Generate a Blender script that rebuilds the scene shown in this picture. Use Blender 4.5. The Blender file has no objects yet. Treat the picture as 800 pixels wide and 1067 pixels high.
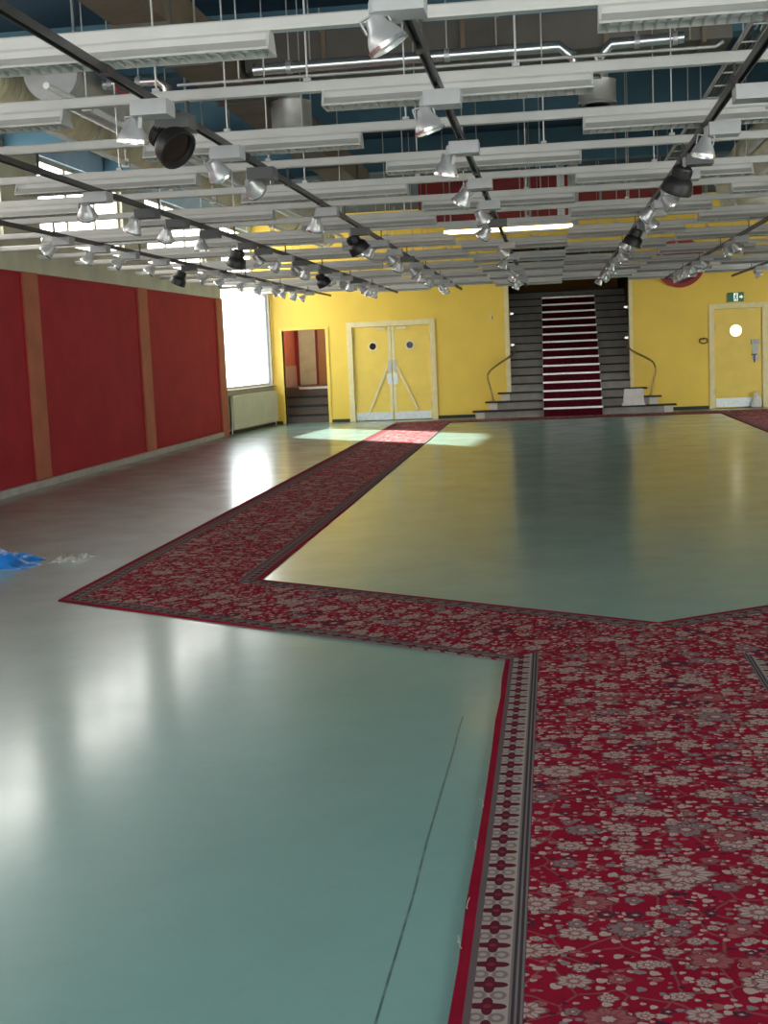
import bpy, bmesh, math, random
from mathutils import Vector, Matrix, Euler
random.seed(7)
SC = bpy.context.scene
COL = SC.collection
PI = math.pi

# ------------------------------------------------------------------ camera, world, sun, exposure
f_px, cam_h = 1350.0, 1.55
Yd = Vector((175.0, 174.5, -f_px)).normalized()
v0 = Vector((1.0, 0.0432, 0.0))
Xd = (v0 - v0.dot(Yd) * Yd).normalized()
Zd = Xd.cross(Yd)
cam = bpy.data.objects.new('camera', bpy.data.cameras.new('camera'))
COL.objects.link(cam)
cam.matrix_world = Matrix.Translation((0, 0, cam_h)) @ Matrix((Xd, Yd, Zd)).to_4x4()
cam.data.sensor_fit = 'HORIZONTAL'
cam.data.sensor_width = 36.0
cam.data.lens = 36.0 * f_px / 800.0
cam.data.clip_start = 0.05
cam.data.clip_end = 300
SC.camera = cam

W = bpy.data.worlds.new('daylight')
SC.world = W
W.use_nodes = True
wn = W.node_tree
wbg = wn.nodes['Background']
SKY_STRENGTH = 3.6
wtc = wn.nodes.new('ShaderNodeTexCoord')
wsx = wn.nodes.new('ShaderNodeSeparateXYZ')
wrm = wn.nodes.new('ShaderNodeValToRGB')
wn.links.new(wtc.outputs['Generated'], wsx.inputs[0])
wn.links.new(wsx.outputs['Z'], wrm.inputs[0])
wrm.color_ramp.elements[0].position = 0.0
wrm.color_ramp.elements[0].color = (0.72, 0.74, 0.72, 1)
wrm.color_ramp.elements[1].position = 0.35
wrm.color_ramp.elements[1].color = (0.82, 0.93, 1.0, 1)
wn.links.new(wrm.outputs[0], wbg.inputs[0])
wbg.inputs[1].default_value = SKY_STRENGTH

sun = bpy.data.objects.new('sun', bpy.data.lights.new('sun', 'SUN'))
COL.objects.link(sun)
sun.data.energy = 18.0
sun.data.color = (1.0, 0.95, 0.86)
sun.data.angle = 0.02
sun.rotation_euler = Vector((0.707, -0.707, -0.40)).to_track_quat('-Z', 'Y').to_euler()

SC.view_settings.view_transform = 'Standard'
SC.view_settings.look = 'None'
SC.view_settings.gamma = 1.0
SC.view_settings.use_curve_mapping = False
SC.view_settings.exposure = 1.28
CLERESTORY = 2.9          # the frosted clerestory panes glow with the daylight behind them

# ------------------------------------------------------------------ node helpers and materials
class G:
    """small helper around one material's node tree"""
    def __init__(s, name):
        s.m = bpy.data.materials.new(name)
        s.m.use_nodes = True
        s.t = s.m.node_tree
        s.b = s.t.nodes['Principled BSDF']
        s.out = s.t.nodes['Material Output']
    def n(s, kind, **kw):
        d = s.t.nodes.new('ShaderNode' + kind)
        for k, v in kw.items():
            setattr(d, k, v)
        return d
    def l(s, a, b):
        s.t.links.new(a, b)
    def put(s, sock, v):
        if hasattr(v, 'is_output') or hasattr(v, 'links'):
            s.l(v, sock)
        else:
            sock.default_value = v
    def math(s, op, a, b=None, c=None):
        d = s.n('Math', operation=op)
        s.put(d.inputs[0], a)
        if b is not None: s.put(d.inputs[1], b)
        if c is not None: s.put(d.inputs[2], c)
        return d.outputs[0]
    def mix(s, fac, a, b):
        d = s.n('Mix', data_type='RGBA')
        s.put(d.inputs[0], fac)
        for q, v in ((6, a), (7, b)):
            s.put(d.inputs[q], (v + (1,)) if isinstance(v, tuple) and len(v) == 3 else v)
        return d.outputs[2]
    def noise(s, vec, scale, detail=3, rough=0.5):
        d = s.n('TexNoise')
        d.inputs['Scale'].default_value = scale
        d.inputs['Detail'].default_value = detail
        d.inputs['Roughness'].default_value = rough
        if vec is not None: s.l(vec, d.inputs['Vector'])
        return d.outputs['Fac']
    def ramp(s, fac, stops, interp='LINEAR'):
        d = s.n('ValToRGB')
        cr = d.color_ramp
        cr.interpolation = interp
        while len(cr.elements) < len(stops): cr.elements.new(0.5)
        for e, (p, c) in zip(cr.elements, stops):
            e.position = p
            e.color = c + (1,) if len(c) == 3 else c
        s.l(fac, d.inputs[0])
        return d.outputs[0]
    def obj_coord(s):
        return s.n('TexCoord').outputs['Object']
    def bump(s, h, strength, dist=0.01):
        d = s.n('Bump')
        d.inputs['Strength'].default_value = strength
        d.inputs['Distance'].default_value = dist
        s.l(h, d.inputs['Height'])
        s.l(d.outputs[0], s.b.inputs['Normal'])

MATS = {}
def mat(name, col, rough=0.5, metal=0.0, var=0.08, vscale=6.0, bump=0.0, bscale=60.0, spec=0.5, emit=None):
    if name in MATS: return MATS[name]
    g = G(name)
    co = g.obj_coord()
    nf = g.noise(co, vscale, 4)
    a = tuple(max(0, c * (1 - var)) for c in col)
    b = tuple(min(1, c * (1 + var)) for c in col)
    g.l(g.ramp(nf, [(0.3, a), (0.7, b)]), g.b.inputs['Base Color'])
    g.b.inputs['Roughness'].default_value = rough
    g.b.inputs['Metallic'].default_value = metal
    g.b.inputs['Specular IOR Level'].default_value = spec
    if bump: g.bump(g.noise(co, bscale, 3), bump, 0.004)
    if emit:
        g.b.inputs['Emission Color'].default_value = emit[0] + (1,)
        g.b.inputs['Emission Strength'].default_value = emit[1]
    MATS[name] = g.m
    return g.m

def floor_material():
    g = G('sea green linoleum')
    co = g.obj_coord()
    n1 = g.noise(co, 0.55, 5, 0.6)
    n2 = g.noise(co, 9.0, 5, 0.65)
    mp = g.n('Mapping'); mp.inputs['Scale'].default_value = (1.0, 7.0, 1.0); g.l(co, mp.inputs[0])
    n3 = g.noise(mp.outputs[0], 3.0, 4, 0.6)
    c = g.ramp(n1, [(0.32, (0.190, 0.355, 0.315)), (0.68, (0.225, 0.405, 0.365))])
    c = g.mix(g.math('MULTIPLY', g.ramp(n2, [(0.52, (0, 0, 0)), (0.75, (1, 1, 1))]), 0.16), c, (0.12, 0.22, 0.19))
    c = g.mix(g.math('MULTIPLY', g.ramp(n3, [(0.5, (0, 0, 0)), (0.8, (1, 1, 1))]), 0.18), c, (0.24, 0.38, 0.34))
    # one opened seam between two linoleum sheets
    sp = g.n('SeparateXYZ'); g.l(co, sp.inputs[0])
    wob = g.math('MULTIPLY', g.math('SUBTRACT', g.noise(co, 0.9, 2), 0.5), 0.03)
    sx = g.math('ADD', g.math('ADD', sp.outputs[0], 0.485), wob)
    sx = g.math('ADD', sx, g.math('MULTIPLY', sp.outputs[1], -0.013))
    seam = g.math('LESS_THAN', g.math('ABSOLUTE', sx), 0.0035)
    seam = g.math('MULTIPLY', seam, g.math('LESS_THAN', sp.outputs[1], 5.35))
    brk = g.ramp(g.noise(co, 14.0, 3), [(0.38, (0.65,) * 3), (0.55, (1, 1, 1))])
    seam = g.math('MULTIPLY', seam, brk)
    c = g.mix(g.math('MULTIPLY', seam, 0.85), c, (0.03, 0.06, 0.06))
    g.l(c, g.b.inputs['Base Color'])
    r = g.math('MULTIPLY_ADD', n2, 0.03, 0.275)
    g.l(r, g.b.inputs['Roughness'])
    g.b.inputs['Specular IOR Level'].default_value = 0.5
    g.b.inputs['IOR'].default_value = 1.6
    # the worn floor polish: a sharper sheen over the broad one, stronger at low angles
    gl = g.n('BsdfGlossy'); gl.inputs['Roughness'].default_value = 0.15
    fr = g.n('Fresnel'); fr.inputs['IOR'].default_value = 1.8
    worn = g.ramp(g.noise(co, 1.7, 4, 0.6), [(0.3, (0.45,) * 3), (0.7, (0.75,) * 3)])
    mx = g.n('MixShader')
    g.l(g.math('MULTIPLY', fr.outputs[0], worn), mx.inputs[0])
    g.l(g.b.outputs[0], mx.inputs[1]); g.l(gl.outputs[0], mx.inputs[2]); g.l(mx.outputs[0], g.out.inputs[0])
    return g.m

def carpet_material(name, has_field_border=True, width_band=0.10, ground=(0.33, 0.27, 0.235)):
    """red Persian runner: flowers in the field, a pale band with palmettes along the edges.
    UV 'edge' = distance in metres to the two long edges, UV 'run' = metres along and across."""
    g = G(name)
    uv = g.n('UVMap', uv_map='run').outputs[0]
    ed = g.n('UVMap', uv_map='edge').outputs[0]
    es = g.n('SeparateXYZ'); g.l(ed, es.inputs[0])
    d = g.math('MINIMUM', es.outputs[0], es.outputs[1])
    rs = g.n('SeparateXYZ'); g.l(uv, rs.inputs[0])
    dn = g.n('TexNoise'); dn.inputs['Scale'].default_value = 9.0; g.l(uv, dn.inputs['Vector'])
    dv = g.n('VectorMath', operation='MULTIPLY_ADD')
    g.l(dn.outputs['Color'], dv.inputs[0]); dv.inputs[1].default_value = (0.035,) * 3; g.l(uv, dv.inputs[2])
    wv = dv.outputs[0]
    red = g.ramp(g.noise(uv, 5.0, 4), [(0.3, (0.200, 0.003, 0.016)), (0.7, (0.265, 0.006, 0.024))])
    beige, grey, dark, pink = (0.40, 0.30, 0.26), (0.20, 0.165, 0.16), (0.060, 0.010, 0.028), (0.29, 0.085, 0.085)

    def flowers(vec, scale, R, petals, keep, inner=True, seed=0.0):
        v = g.n('TexVoronoi', voronoi_dimensions='2D', feature='F1')
        v.inputs['Scale'].default_value = scale
        v.inputs['Randomness'].default_value = 0.72
        if seed:
            a = g.n('VectorMath', operation='ADD'); g.l(vec, a.inputs[0]); a.inputs[1].default_value = (seed, seed * 1.7, 0); vec = a.outputs[0]
        g.l(vec, v.inputs['Vector'])
        lo = g.n('VectorMath', operation='SUBTRACT'); g.l(vec, lo.inputs[0]); g.l(v.outputs['Position'], lo.inputs[1])
        ls = g.n('SeparateXYZ'); g.l(lo.outputs[0], ls.inputs[0])
        ang = g.math('ARCTAN2', ls.outputs[0], ls.outputs[1])
        cs = g.n('SeparateColor'); g.l(v.outputs['Color'], cs.inputs[0])
        rad = g.math('SQRT', g.math('ADD', g.math('POWER', g.math('MULTIPLY', ls.outputs[0], scale), 2.0),
                                    g.math('POWER', g.math('MULTIPLY', ls.outputs[1], scale * 0.8), 2.0)))
        lobe = g.math('MULTIPLY_ADD', g.math('COSINE', g.math('MULTIPLY', ang, petals)), 0.12, 0.88)
        size = g.math('MULTIPLY_ADD', cs.outputs[1], 0.5, 0.62)
        rr = g.math('DIVIDE', rad, g.math('MULTIPLY', g.math('MULTIPLY', lobe, size), R))
        on = g.math('MULTIPLY', g.math('LESS_THAN', rr, 1.0), g.math('LESS_THAN', cs.outputs[0], keep))
        c = g.ramp(cs.outputs[2], [(0.0, beige), (0.34, grey), (0.56, pink), (0.72, dark), (0.80, beige)], 'CONSTANT')
        if inner:
            rays = g.math('GREATER_THAN', g.math('COSINE', g.math('MULTIPLY', ang, petals * 2)), 0.55)
            mid = g.math('MULTIPLY', g.math('GREATER_THAN', rr, 0.45), rays)
            c = g.mix(g.math('MULTIPLY', mid, 0.55), c, (0.15, 0.04, 0.05))
            c = g.mix(g.math('MULTIPLY', g.math('LESS_THAN', rr, 0.45), 0.8), c, (0.20, 0.05, 0.06))
            c = g.mix(g.math('LESS_THAN', rr, 0.24), c, beige)
            c = g.mix(g.math('MULTIPLY', g.math('GREATER_THAN', rr, 0.86), 0.75), c, (0.10, 0.018, 0.03))
        return on, c

    ve = g.n('TexVoronoi', voronoi_dimensions='2D', feature='DISTANCE_TO_EDGE')
    ve.inputs['Scale'].default_value = 8.0; g.l(wv, ve.inputs['Vector'])
    f = g.mix(g.math('MULTIPLY', g.math('LESS_THAN', ve.outputs['Distance'], 0.028), 0.6), red, (0.19, 0.085, 0.08))
    for (vec, sc, R, pt, kp, inn, sd) in ((wv, 38.0, 0.34, 3.0, 0.38, False, 3.1), (wv, 24.0, 0.34, 3.0, 0.44, False, 0.0),
                                          (uv, 13.0, 0.34, 5.0, 0.52, True, 5.3), (uv, 6.8, 0.37, 7.0, 0.68, True, 0.7), (uv, 3.1, 0.23, 9.0, 0.34, True, 2.2)):
        on, c = flowers(vec, sc, R, pt, kp, inn, sd)
        f = g.mix(on, f, c)
    col = f
    # border band
    wb = width_band
    s0 = 0.042
    p = g.math('SUBTRACT', g.math('FRACT', g.math('DIVIDE', rs.outputs[0], 0.105)), 0.5)
    q = g.math('DIVIDE', g.math('SUBTRACT', d, s0 + wb * 0.5), wb)
    pr = g.math('SQRT', g.math('ADD', g.math('POWER', g.math('MULTIPLY', p, 1.15), 2.0), g.math('POWER', q, 2.0)))
    pa = g.math('ARCTAN2', p, q)
    lob = g.math('MULTIPLY_ADD', g.math('COSINE', g.math('MULTIPLY', pa, 4.0)), 0.12, 0.34)
    motif = g.math('LESS_THAN', pr, lob)
    heart = g.math('LESS_THAN', pr, 0.10)
    p2 = g.math('SUBTRACT', g.math('FRACT', g.math('ADD', g.math('DIVIDE', rs.outputs[0], 0.105), 0.5)), 0.5)
    pr2 = g.math('SQRT', g.math('ADD', g.math('POWER', p2, 2.0), g.math('POWER', g.math('SUBTRACT', g.math('ABSOLUTE', q), 0.24), 2.0)))
    arc = g.math('LESS_THAN', g.math('ABSOLUTE', g.math('SUBTRACT', pr2, 0.15)), 0.05)
    band = g.mix(g.math('MULTIPLY', arc, 0.7), ground, (0.13, 0.10, 0.10))
    band = g.mix(motif, band, (0.085, 0.012, 0.022))
    band = g.mix(heart, band, (0.19, 0.02, 0.03))
    stripe_w = g.math('FRACT', g.math('DIVIDE', g.math('SUBTRACT', d, s0 + wb), 0.014))
    stripes = g.mix(g.math('LESS_THAN', stripe_w, 0.45), (0.045, 0.036, 0.04), (0.16, 0.14, 0.135))
    if has_field_border:
        col = g.mix(g.math('LESS_THAN', d, s0 + wb + 0.036), col, stripes)
        col = g.mix(g.math('LESS_THAN', d, s0 + wb), col, band)
        col = g.mix(g.math('LESS_THAN', d, s0 + 0.014), col, (0.11, 0.085, 0.085))
        col = g.mix(g.math('LESS_THAN', d, s0 - 0.004), col, red)
        col = g.mix(g.math('LESS_THAN', d, 0.008), col, (0.12, 0.02, 0.025))
    pile = g.noise(uv, 260.0, 2)
    col = g.mix(g.math('MULTIPLY', g.noise(uv, 1.3, 4), 0.16), col, (0.10, 0.03, 0.04))
    g.l(col, g.b.inputs['Base Color'])
    g.b.inputs['Roughness'].default_value = 0.95
    g.b.inputs['Specular IOR Level'].default_value = 0.04
    g.bump(pile, 0.5, 0.004)
    return g.m

def glass_material():
    g = G('clear window glass')
    tr = g.n('BsdfTransparent'); gl = g.n('BsdfGlossy'); gl.inputs['Roughness'].default_value = 0.02
    mx = g.n('MixShader'); mx.inputs[0].default_value = 0.06
    g.l(tr.outputs[0], mx.inputs[1]); g.l(gl.outputs[0], mx.inputs[2])
    g.l(mx.outputs[0], g.out.inputs[0])
    return g.m

def lace_material():
    g = G('white lace curtain')
    co = g.obj_coord()
    v = g.n('TexVoronoi'); v.inputs['Scale'].default_value = 26.0; g.l(co, v.inputs['Vector'])
    hole = g.math('LESS_THAN', v.outputs['Distance'], 0.30)
    tr = g.n('BsdfTransparent'); tl = g.n('BsdfTranslucent'); df = g.n('BsdfDiffuse')
    tl.inputs[0].default_value = (0.22, 0.22, 0.23, 1); df.inputs[0].default_value = (0.45, 0.45, 0.46, 1)
    a = g.n('MixShader'); a.inputs[0].default_value = 0.5
    g.l(tl.outputs[0], a.inputs[1]); g.l(df.outputs[0], a.inputs[2])
    b = g.n('MixShader'); g.l(hole, b.inputs[0]); g.l(a.outputs[0], b.inputs[1]); g.l(tr.outputs[0], b.inputs[2])
    g.l(b.outputs[0], g.out.inputs[0])
    return g.m

M_floor = floor_material()
M_yellow = mat('yellow wall paint', (0.88, 0.60, 0.085), 0.5, var=0.05, vscale=1.4, bump=0.15, bscale=90)
M_door = mat('yellow door paint', (0.88, 0.62, 0.11), 0.4, var=0.05, vscale=3)
M_cream = mat('cream frame paint', (0.82, 0.69, 0.36), 0.45, var=0.06, vscale=8)
M_kick = mat('brushed steel kick plate', (0.62, 0.66, 0.66), 0.32, metal=0.7, var=0.1, vscale=20)
M_red = mat('deep red fabric board', (0.350, 0.017, 0.027), 0.75, var=0.12, vscale=2.2, bump=0.2, bscale=160, spec=0.25)
M_pil = mat('rust orange pilaster paint', (0.42, 0.125, 0.07), 0.65, var=0.12, vscale=3, spec=0.3)
M_strip = mat('grey green concrete', (0.56, 0.54, 0.43), 0.8, var=0.14, vscale=1.8, bump=0.2, bscale=40)
M_winwall = mat('greige plaster', (0.47, 0.43, 0.33), 0.8, var=0.08, vscale=3)
M_navy = mat('dark blue ceiling paint', (0.012, 0.048, 0.088), 0.7, var=0.35, vscale=0.8)
M_blue = mat('mid blue soffit paint', (0.52, 0.69, 0.88), 0.6, var=0.12, vscale=1.5)
M_white = mat('white enamel', (0.55, 0.54, 0.52), 0.4, var=0.04, vscale=6)
M_offw = mat('off white enamel reflector', (0.47, 0.46, 0.43), 0.35, var=0.06, vscale=9)
M_dark = mat('dark grey anodised track', (0.060, 0.056, 0.054), 0.42, metal=0.25, var=0.2, vscale=9)
M_black = mat('black enamel', (0.016, 0.015, 0.015), 0.45, var=0.2, vscale=10)
M_greym = mat('grey plastic housing', (0.42, 0.42, 0.43), 0.45, var=0.07, vscale=12)
M_alu = mat('bright aluminium', (0.80, 0.80, 0.80), 0.25, metal=0.9, var=0.06, vscale=10)
M_lamp = mat('spun aluminium lamp bell', (0.55, 0.55, 0.56), 0.38, metal=0.55, var=0.08, vscale=12)
M_lens = mat('pale lamp glass', (0.85, 0.85, 0.84), 0.12, var=0.04, vscale=20, spec=0.8)
M_galv = mat('galvanised sheet duct', (0.46, 0.46, 0.45), 0.4, metal=0.55, var=0.16, vscale=5)
M_insul = mat('beige foil duct insulation', (0.88, 0.74, 0.48), 0.55, metal=0.0, var=0.2, vscale=5, bump=0.4, bscale=25)
M_brown = mat('brown painted duct', (0.17, 0.125, 0.085), 0.7, var=0.2, vscale=3)
M_duct_dk = mat('dark grey brown duct', (0.11, 0.098, 0.086), 0.7, var=0.25, vscale=2)
M_pipe = mat('white pipe paint', (0.86, 0.86, 0.84), 0.35, var=0.05, vscale=5)
M_creamduct = mat('cream painted duct', (0.62, 0.57, 0.44), 0.5, var=0.12, vscale=3)
M_redpaint = mat('signal red paint', (0.36, 0.022, 0.018), 0.45, var=0.12, vscale=4)
M_redin = mat('dark red enamel', (0.20, 0.015, 0.016), 0.4, var=0.12, vscale=6)
M_stone = mat('worn grey stone step', (0.27, 0.25, 0.22), 0.6, var=0.15, vscale=5)
M_stone_lit = mat('stone end with painted light', (0.62, 0.58, 0.50), 0.6, var=0.1, vscale=7)  # stone made paler to paint the light on the step sides
M_nosing = mat('black rubber nosing', (0.014, 0.013, 0.013), 0.6, var=0.2, vscale=12)
M_stairwall = mat('dark brown stairwell paint', (0.085, 0.043, 0.012), 0.8, var=0.2, vscale=2)
M_stepstrip = mat('aluminium stair edge strip', (0.80, 0.76, 0.72), 0.35, metal=0.25, var=0.06, vscale=20)
M_brass = mat('aged brass rail', (0.30, 0.21, 0.08), 0.35, metal=0.8, var=0.15, vscale=10)
M_sofit = mat('yellow wall light lens', (0.9, 0.88, 0.82), 0.3, var=0.03, emit=((1.0, 0.93, 0.82), 0.35))
M_tube = mat('lit fluorescent tube', (0.95, 0.85, 0.6), 0.4, var=0.02, emit=((1.0, 0.66, 0.26), 3.2))
M_tubeoff = mat('unlit fluorescent tube', (0.82, 0.82, 0.80), 0.25, var=0.02)
M_beam = mat('dusty blue beam paint', (0.06, 0.15, 0.21), 0.7, var=0.2, vscale=1.5)
M_frost = mat('frosted daylit pane', (0.85, 0.85, 0.82), 0.6, var=0.02, emit=((1.0, 0.985, 0.93), CLERESTORY))
M_glass = glass_material()
M_lace = lace_material()
M_sill = mat('grey window frame paint', (0.34, 0.32, 0.24), 0.6, var=0.1, vscale=5)
M_rad = mat('ivory radiator enamel', (0.68, 0.65, 0.48), 0.4, var=0.05, vscale=4)
M_base = mat('pale grey baseboard paint', (0.40, 0.37, 0.34), 0.6, var=0.12, vscale=6)
M_basedk = mat('black rubber baseboard', (0.03, 0.025, 0.02), 0.6, var=0.2, vscale=8)
M_brownwall = mat('tan passage wall paint', (0.40, 0.22, 0.10), 0.7, var=0.1, vscale=2)
M_salmon = mat('salmon red passage paint', (0.50, 0.13, 0.075), 0.7, var=0.08, vscale=3)
M_pinkgrey = mat('pinkish grey dado paint', (0.48, 0.34, 0.27), 0.7, var=0.08, vscale=3)
M_frostdoor = mat('greenish frosted glass', (0.50, 0.52, 0.36), 0.35, var=0.15, vscale=4)
M_port = mat('dark porthole glass', (0.02, 0.008, 0.006), 0.15, var=0.2, vscale=20)
M_portlit = mat('daylit porthole glass', (0.95, 0.9, 0.7), 0.2, var=0.05, emit=((1.0, 0.93, 0.66), 1.1))
M_green = mat('exit sign green', (0.02, 0.14, 0.075), 0.4, var=0.05, emit=((0.02, 0.30, 0.16), 0.02))
M_signw = mat('exit sign white', (0.80, 0.86, 0.80), 0.4, var=0.03, emit=((0.8, 0.95, 0.85), 0.25))
M_tub = mat('white plastic tub', (0.66, 0.62, 0.57), 0.4, var=0.08, vscale=8)
M_bluebag = mat('blue plastic sheeting', (0.012, 0.16, 0.52), 0.25, var=0.35, vscale=7, spec=0.8)
M_clearbag = mat('milky plastic film', (0.30, 0.30, 0.26), 0.25, var=0.3, vscale=12, spec=0.8)
M_thread = mat('pale carpet thread', (0.60, 0.52, 0.44), 0.9, var=0.1)
C_main = carpet_material('red floral runner with broad pale border')
C_side = carpet_material('red floral runner with narrow border', width_band=0.07, ground=(0.19, 0.14, 0.125))

# ------------------------------------------------------------------ mesh helpers
def box(bm, x0, x1, y0, y1, z0, z1):
    vs = [bm.verts.new((x, y, z)) for z in (z0, z1) for y in (y0, y1) for x in (x0, x1)]
    for f in ((0, 2, 3, 1), (4, 5, 7, 6), (0, 1, 5, 4), (2, 6, 7, 3), (0, 4, 6, 2), (1, 3, 7, 5)):
        bm.faces.new([vs[i] for i in f])
    return vs

def tube(bm, pts, r, n=10, caps=True):
    """round tube along a polyline; r is one radius or one per point"""
    pts = [Vector(p) for p in pts]
    rs = r if isinstance(r, (list, tuple)) else [r] * len(pts)
    rings = []
    up = Vector((0, 0, 1))
    for i, p in enumerate(pts):
        a = pts[max(0, i - 1)]; b = pts[min(len(pts) - 1, i + 1)]
        t = (b - a).normalized()
        ref = up if abs(t.dot(up)) < 0.95 else Vector((1, 0, 0))
        s = t.cross(ref).normalized(); u = s.cross(t)
        rings.append([bm.verts.new(p + (s * math.cos(k * 2 * PI / n) + u * math.sin(k * 2 * PI / n)) * rs[i]) for k in range(n)])
    for A, B in zip(rings, rings[1:]):
        for k in range(n):
            bm.faces.new((A[k], A[(k + 1) % n], B[(k + 1) % n], B[k]))
    if caps:
        bm.faces.new(list(reversed(rings[0]))); bm.faces.new(rings[-1])

def lathe(bm, prof, n=20, axis='Z', origin=(0, 0, 0), cap0=True, cap1=True):
    """prof: list of (radius, height along axis)"""
    o = Vector(origin); rings = []
    for r, h in prof:
        ring = []
        for k in range(n):
            c, s = math.cos(k * 2 * PI / n) * r, math.sin(k * 2 * PI / n) * r
            v = {'Z': (c, s, h), 'Y': (c, h, -s), 'X': (h, c, s)}[axis]
            ring.append(bm.verts.new(o + Vector(v)))
        rings.append(ring)
    for A, B in zip(rings, rings[1:]):
        for k in range(n):
            bm.faces.new((A[k], A[(k + 1) % n], B[(k + 1) % n], B[k]))
    if cap0: bm.faces.new(list(reversed(rings[0])))
    if cap1: bm.faces.new(rings[-1])

def prism(bm, poly, a0, a1, axis='X'):
    """extrude a 2-D outline along an axis: X -> (y,z) outline, Y -> (x,z), Z -> (x,y)"""
    def P(p, a): return {'X': (a, p[0], p[1]), 'Y': (p[0], a, p[1]), 'Z': (p[0], p[1], a)}[axis]
    A = [bm.verts.new(P(p, a0)) for p in poly]; B = [bm.verts.new(P(p, a1)) for p in poly]
    n = len(poly)
    bm.faces.new(A); bm.faces.new(list(reversed(B)))
    for i in range(n):
        bm.faces.new((A[i], B[i], B[(i + 1) % n], A[(i + 1) % n]))

def ring(bm, r_out, r_in, y0, y1, cx=0, cz=0, n=28):
    """flat annulus standing in the X-Z plane between y0 and y1"""
    prof = [(r_in, y0), (r_out, y0), (r_out, y1), (r_in, y1), (r_in, y0)]
    lathe(bm, prof, n, 'Y', (cx, 0, cz), False, False)

def disc(bm, r, y0, y1, cx=0, cz=0, n=28):
    lathe(bm, [(r, y0), (r, y1)], n, 'Y', (cx, 0, cz))

def mesh(name, fill, m, bevel=0.0, smooth=False):
    bm = bmesh.new()
    fill(bm)
    if bevel:
        es = [e for e in bm.edges if len(e.link_faces) == 2 and e.calc_face_angle(0) > 0.6]
        bmesh.ops.bevel(bm, geom=es, offset=bevel, segments=2, affect='EDGES', profile=0.5)
    bmesh.ops.remove_doubles(bm, verts=bm.verts, dist=1e-6)
    bmesh.ops.recalc_face_normals(bm, faces=bm.faces)
    me = bpy.data.meshes.new(name)
    bm.to_mesh(me); bm.free()
    me.materials.append(m)
    if smooth:
        for p in me.polygons: p.use_smooth = True
        try: me.set_sharp_from_angle(angle=math.radians(38))
        except Exception: pass
    return me

def link(name, me, parent=None, loc=None, rot=None):
    o = bpy.data.objects.new(name, me)
    COL.objects.link(o)
    if parent is not None: o.parent = parent
    if loc is not None: o.location = loc
    if rot is not None: o.rotation_euler = rot
    return o

def obj(name, fill, m, parent=None, bevel=0.0, smooth=False, loc=None):
    return link(name, mesh(name, fill, m, bevel, smooth), parent, loc)

def tag(o, label, cat, group=None, kind=None):
    o['label'] = label; o['category'] = cat
    if group: o['group'] = group
    if kind: o['kind'] = kind
    return o

def thing(name, label, cat, loc=(0, 0, 0), rz=0.0, group=None):
    o = bpy.data.objects.new(name, None)
    COL.objects.link(o)
    o.location = loc; o.rotation_euler = (0, 0, rz); o.empty_display_size = 0.1
    return tag(o, label, cat, group)

def struct(name, fill, m, parent=None, bevel=0.0, loc=None, rz=0.0, label=None, cat=None):
    o = obj(name, fill, m, parent, bevel, False, loc)
    o.rotation_euler = (0, 0, rz)
    if parent is None:
        o['kind'] = 'structure'
        if label: o['label'] = label
        if cat: o['category'] = cat
    return o

ORD = ['first', 'second', 'third', 'fourth', 'fifth', 'sixth', 'seventh', 'eighth', 'ninth', 'tenth', 'eleventh', 'twelfth',
       'thirteenth', 'fourteenth', 'fifteenth', 'sixteenth', 'seventeenth', 'eighteenth', 'nineteenth', 'twentieth']

def seen(p, margin=25):
    """is a place inside the camera's view (used only to leave out repeats the photo shows nothing of)"""
    d = cam.matrix_world.inverted() @ Vector(p)
    if d.z > -0.2: return False
    x = 400 + f_px * d.x / -d.z; y = 533.5 - f_px * d.y / -d.z
    return -margin < x < 800 + margin and -margin < y < 1067 + margin

# ------------------------------------------------------------------ the room shell
XL, XR, YF, YB, ZC = -6.62, 7.6, -3.6, 29.2, 4.65
PIL = [2.15, 6.85, 11.5, 16.1, 20.72, 25.66]          # pilaster centres along the left wall
A_WIN = math.atan2(0.29, 3.26)                        # the last bay of the left wall turns in slightly

struct('floor', lambda b: box(b, XL - 0.4, XR + 0.4, YF - 0.2, YB + 0.05, -0.2, 0.0), M_floor, label='glossy sea green linoleum floor of the hall', cat='floor')
struct('ceiling', lambda b: box(b, XL - 0.4, XR + 0.4, YF - 0.2, YB + 0.3, ZC, ZC + 0.2), M_navy, label='dark blue ceiling above the lighting rails', cat='ceiling')

# back wall with its three openings
OP = (-6.08, -5.08, 0.0, 2.12)       # passage opening
DD = (-4.52, -2.66, 0.0, 2.17)       # double door
ST = (-0.93, 1.69, 0.0, 3.75)         # stair opening
SD = (3.46, 4.58, 0.0, 2.21)         # single door
def back_wall(b):
    box(b, XL - 0.2, -6.36, YB, YB + 0.18, 3.13, ZC)
    xs = -6.36
    for (x0, x1, _, z1) in (OP, DD, ST, SD):
        box(b, xs, x0, YB, YB + 0.18, 0, ZC)
        box(b, x0, x1, YB, YB + 0.18, z1, ZC)
        xs = x1
    box(b, xs, XR + 0.2, YB, YB + 0.18, 0, ZC)
struct('wall_back', back_wall, M_yellow, label='bright yellow end wall of the hall', cat='wall')
def base_back(b):
    for x0, x1 in ((-6.3, OP[0] - 0.06), (OP[1] + 0.06, DD[0] - 0.08), (DD[1] + 0.08, -1.75), (2.6, SD[0] - 0.08), (SD[1] + 0.08, XR)):
        box(b, x0, x1, YB - 0.018, YB, 0.0, 0.07)
struct('baseboard_back', base_back, M_basedk, label='black baseboard along the yellow wall', cat='baseboard')

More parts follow.
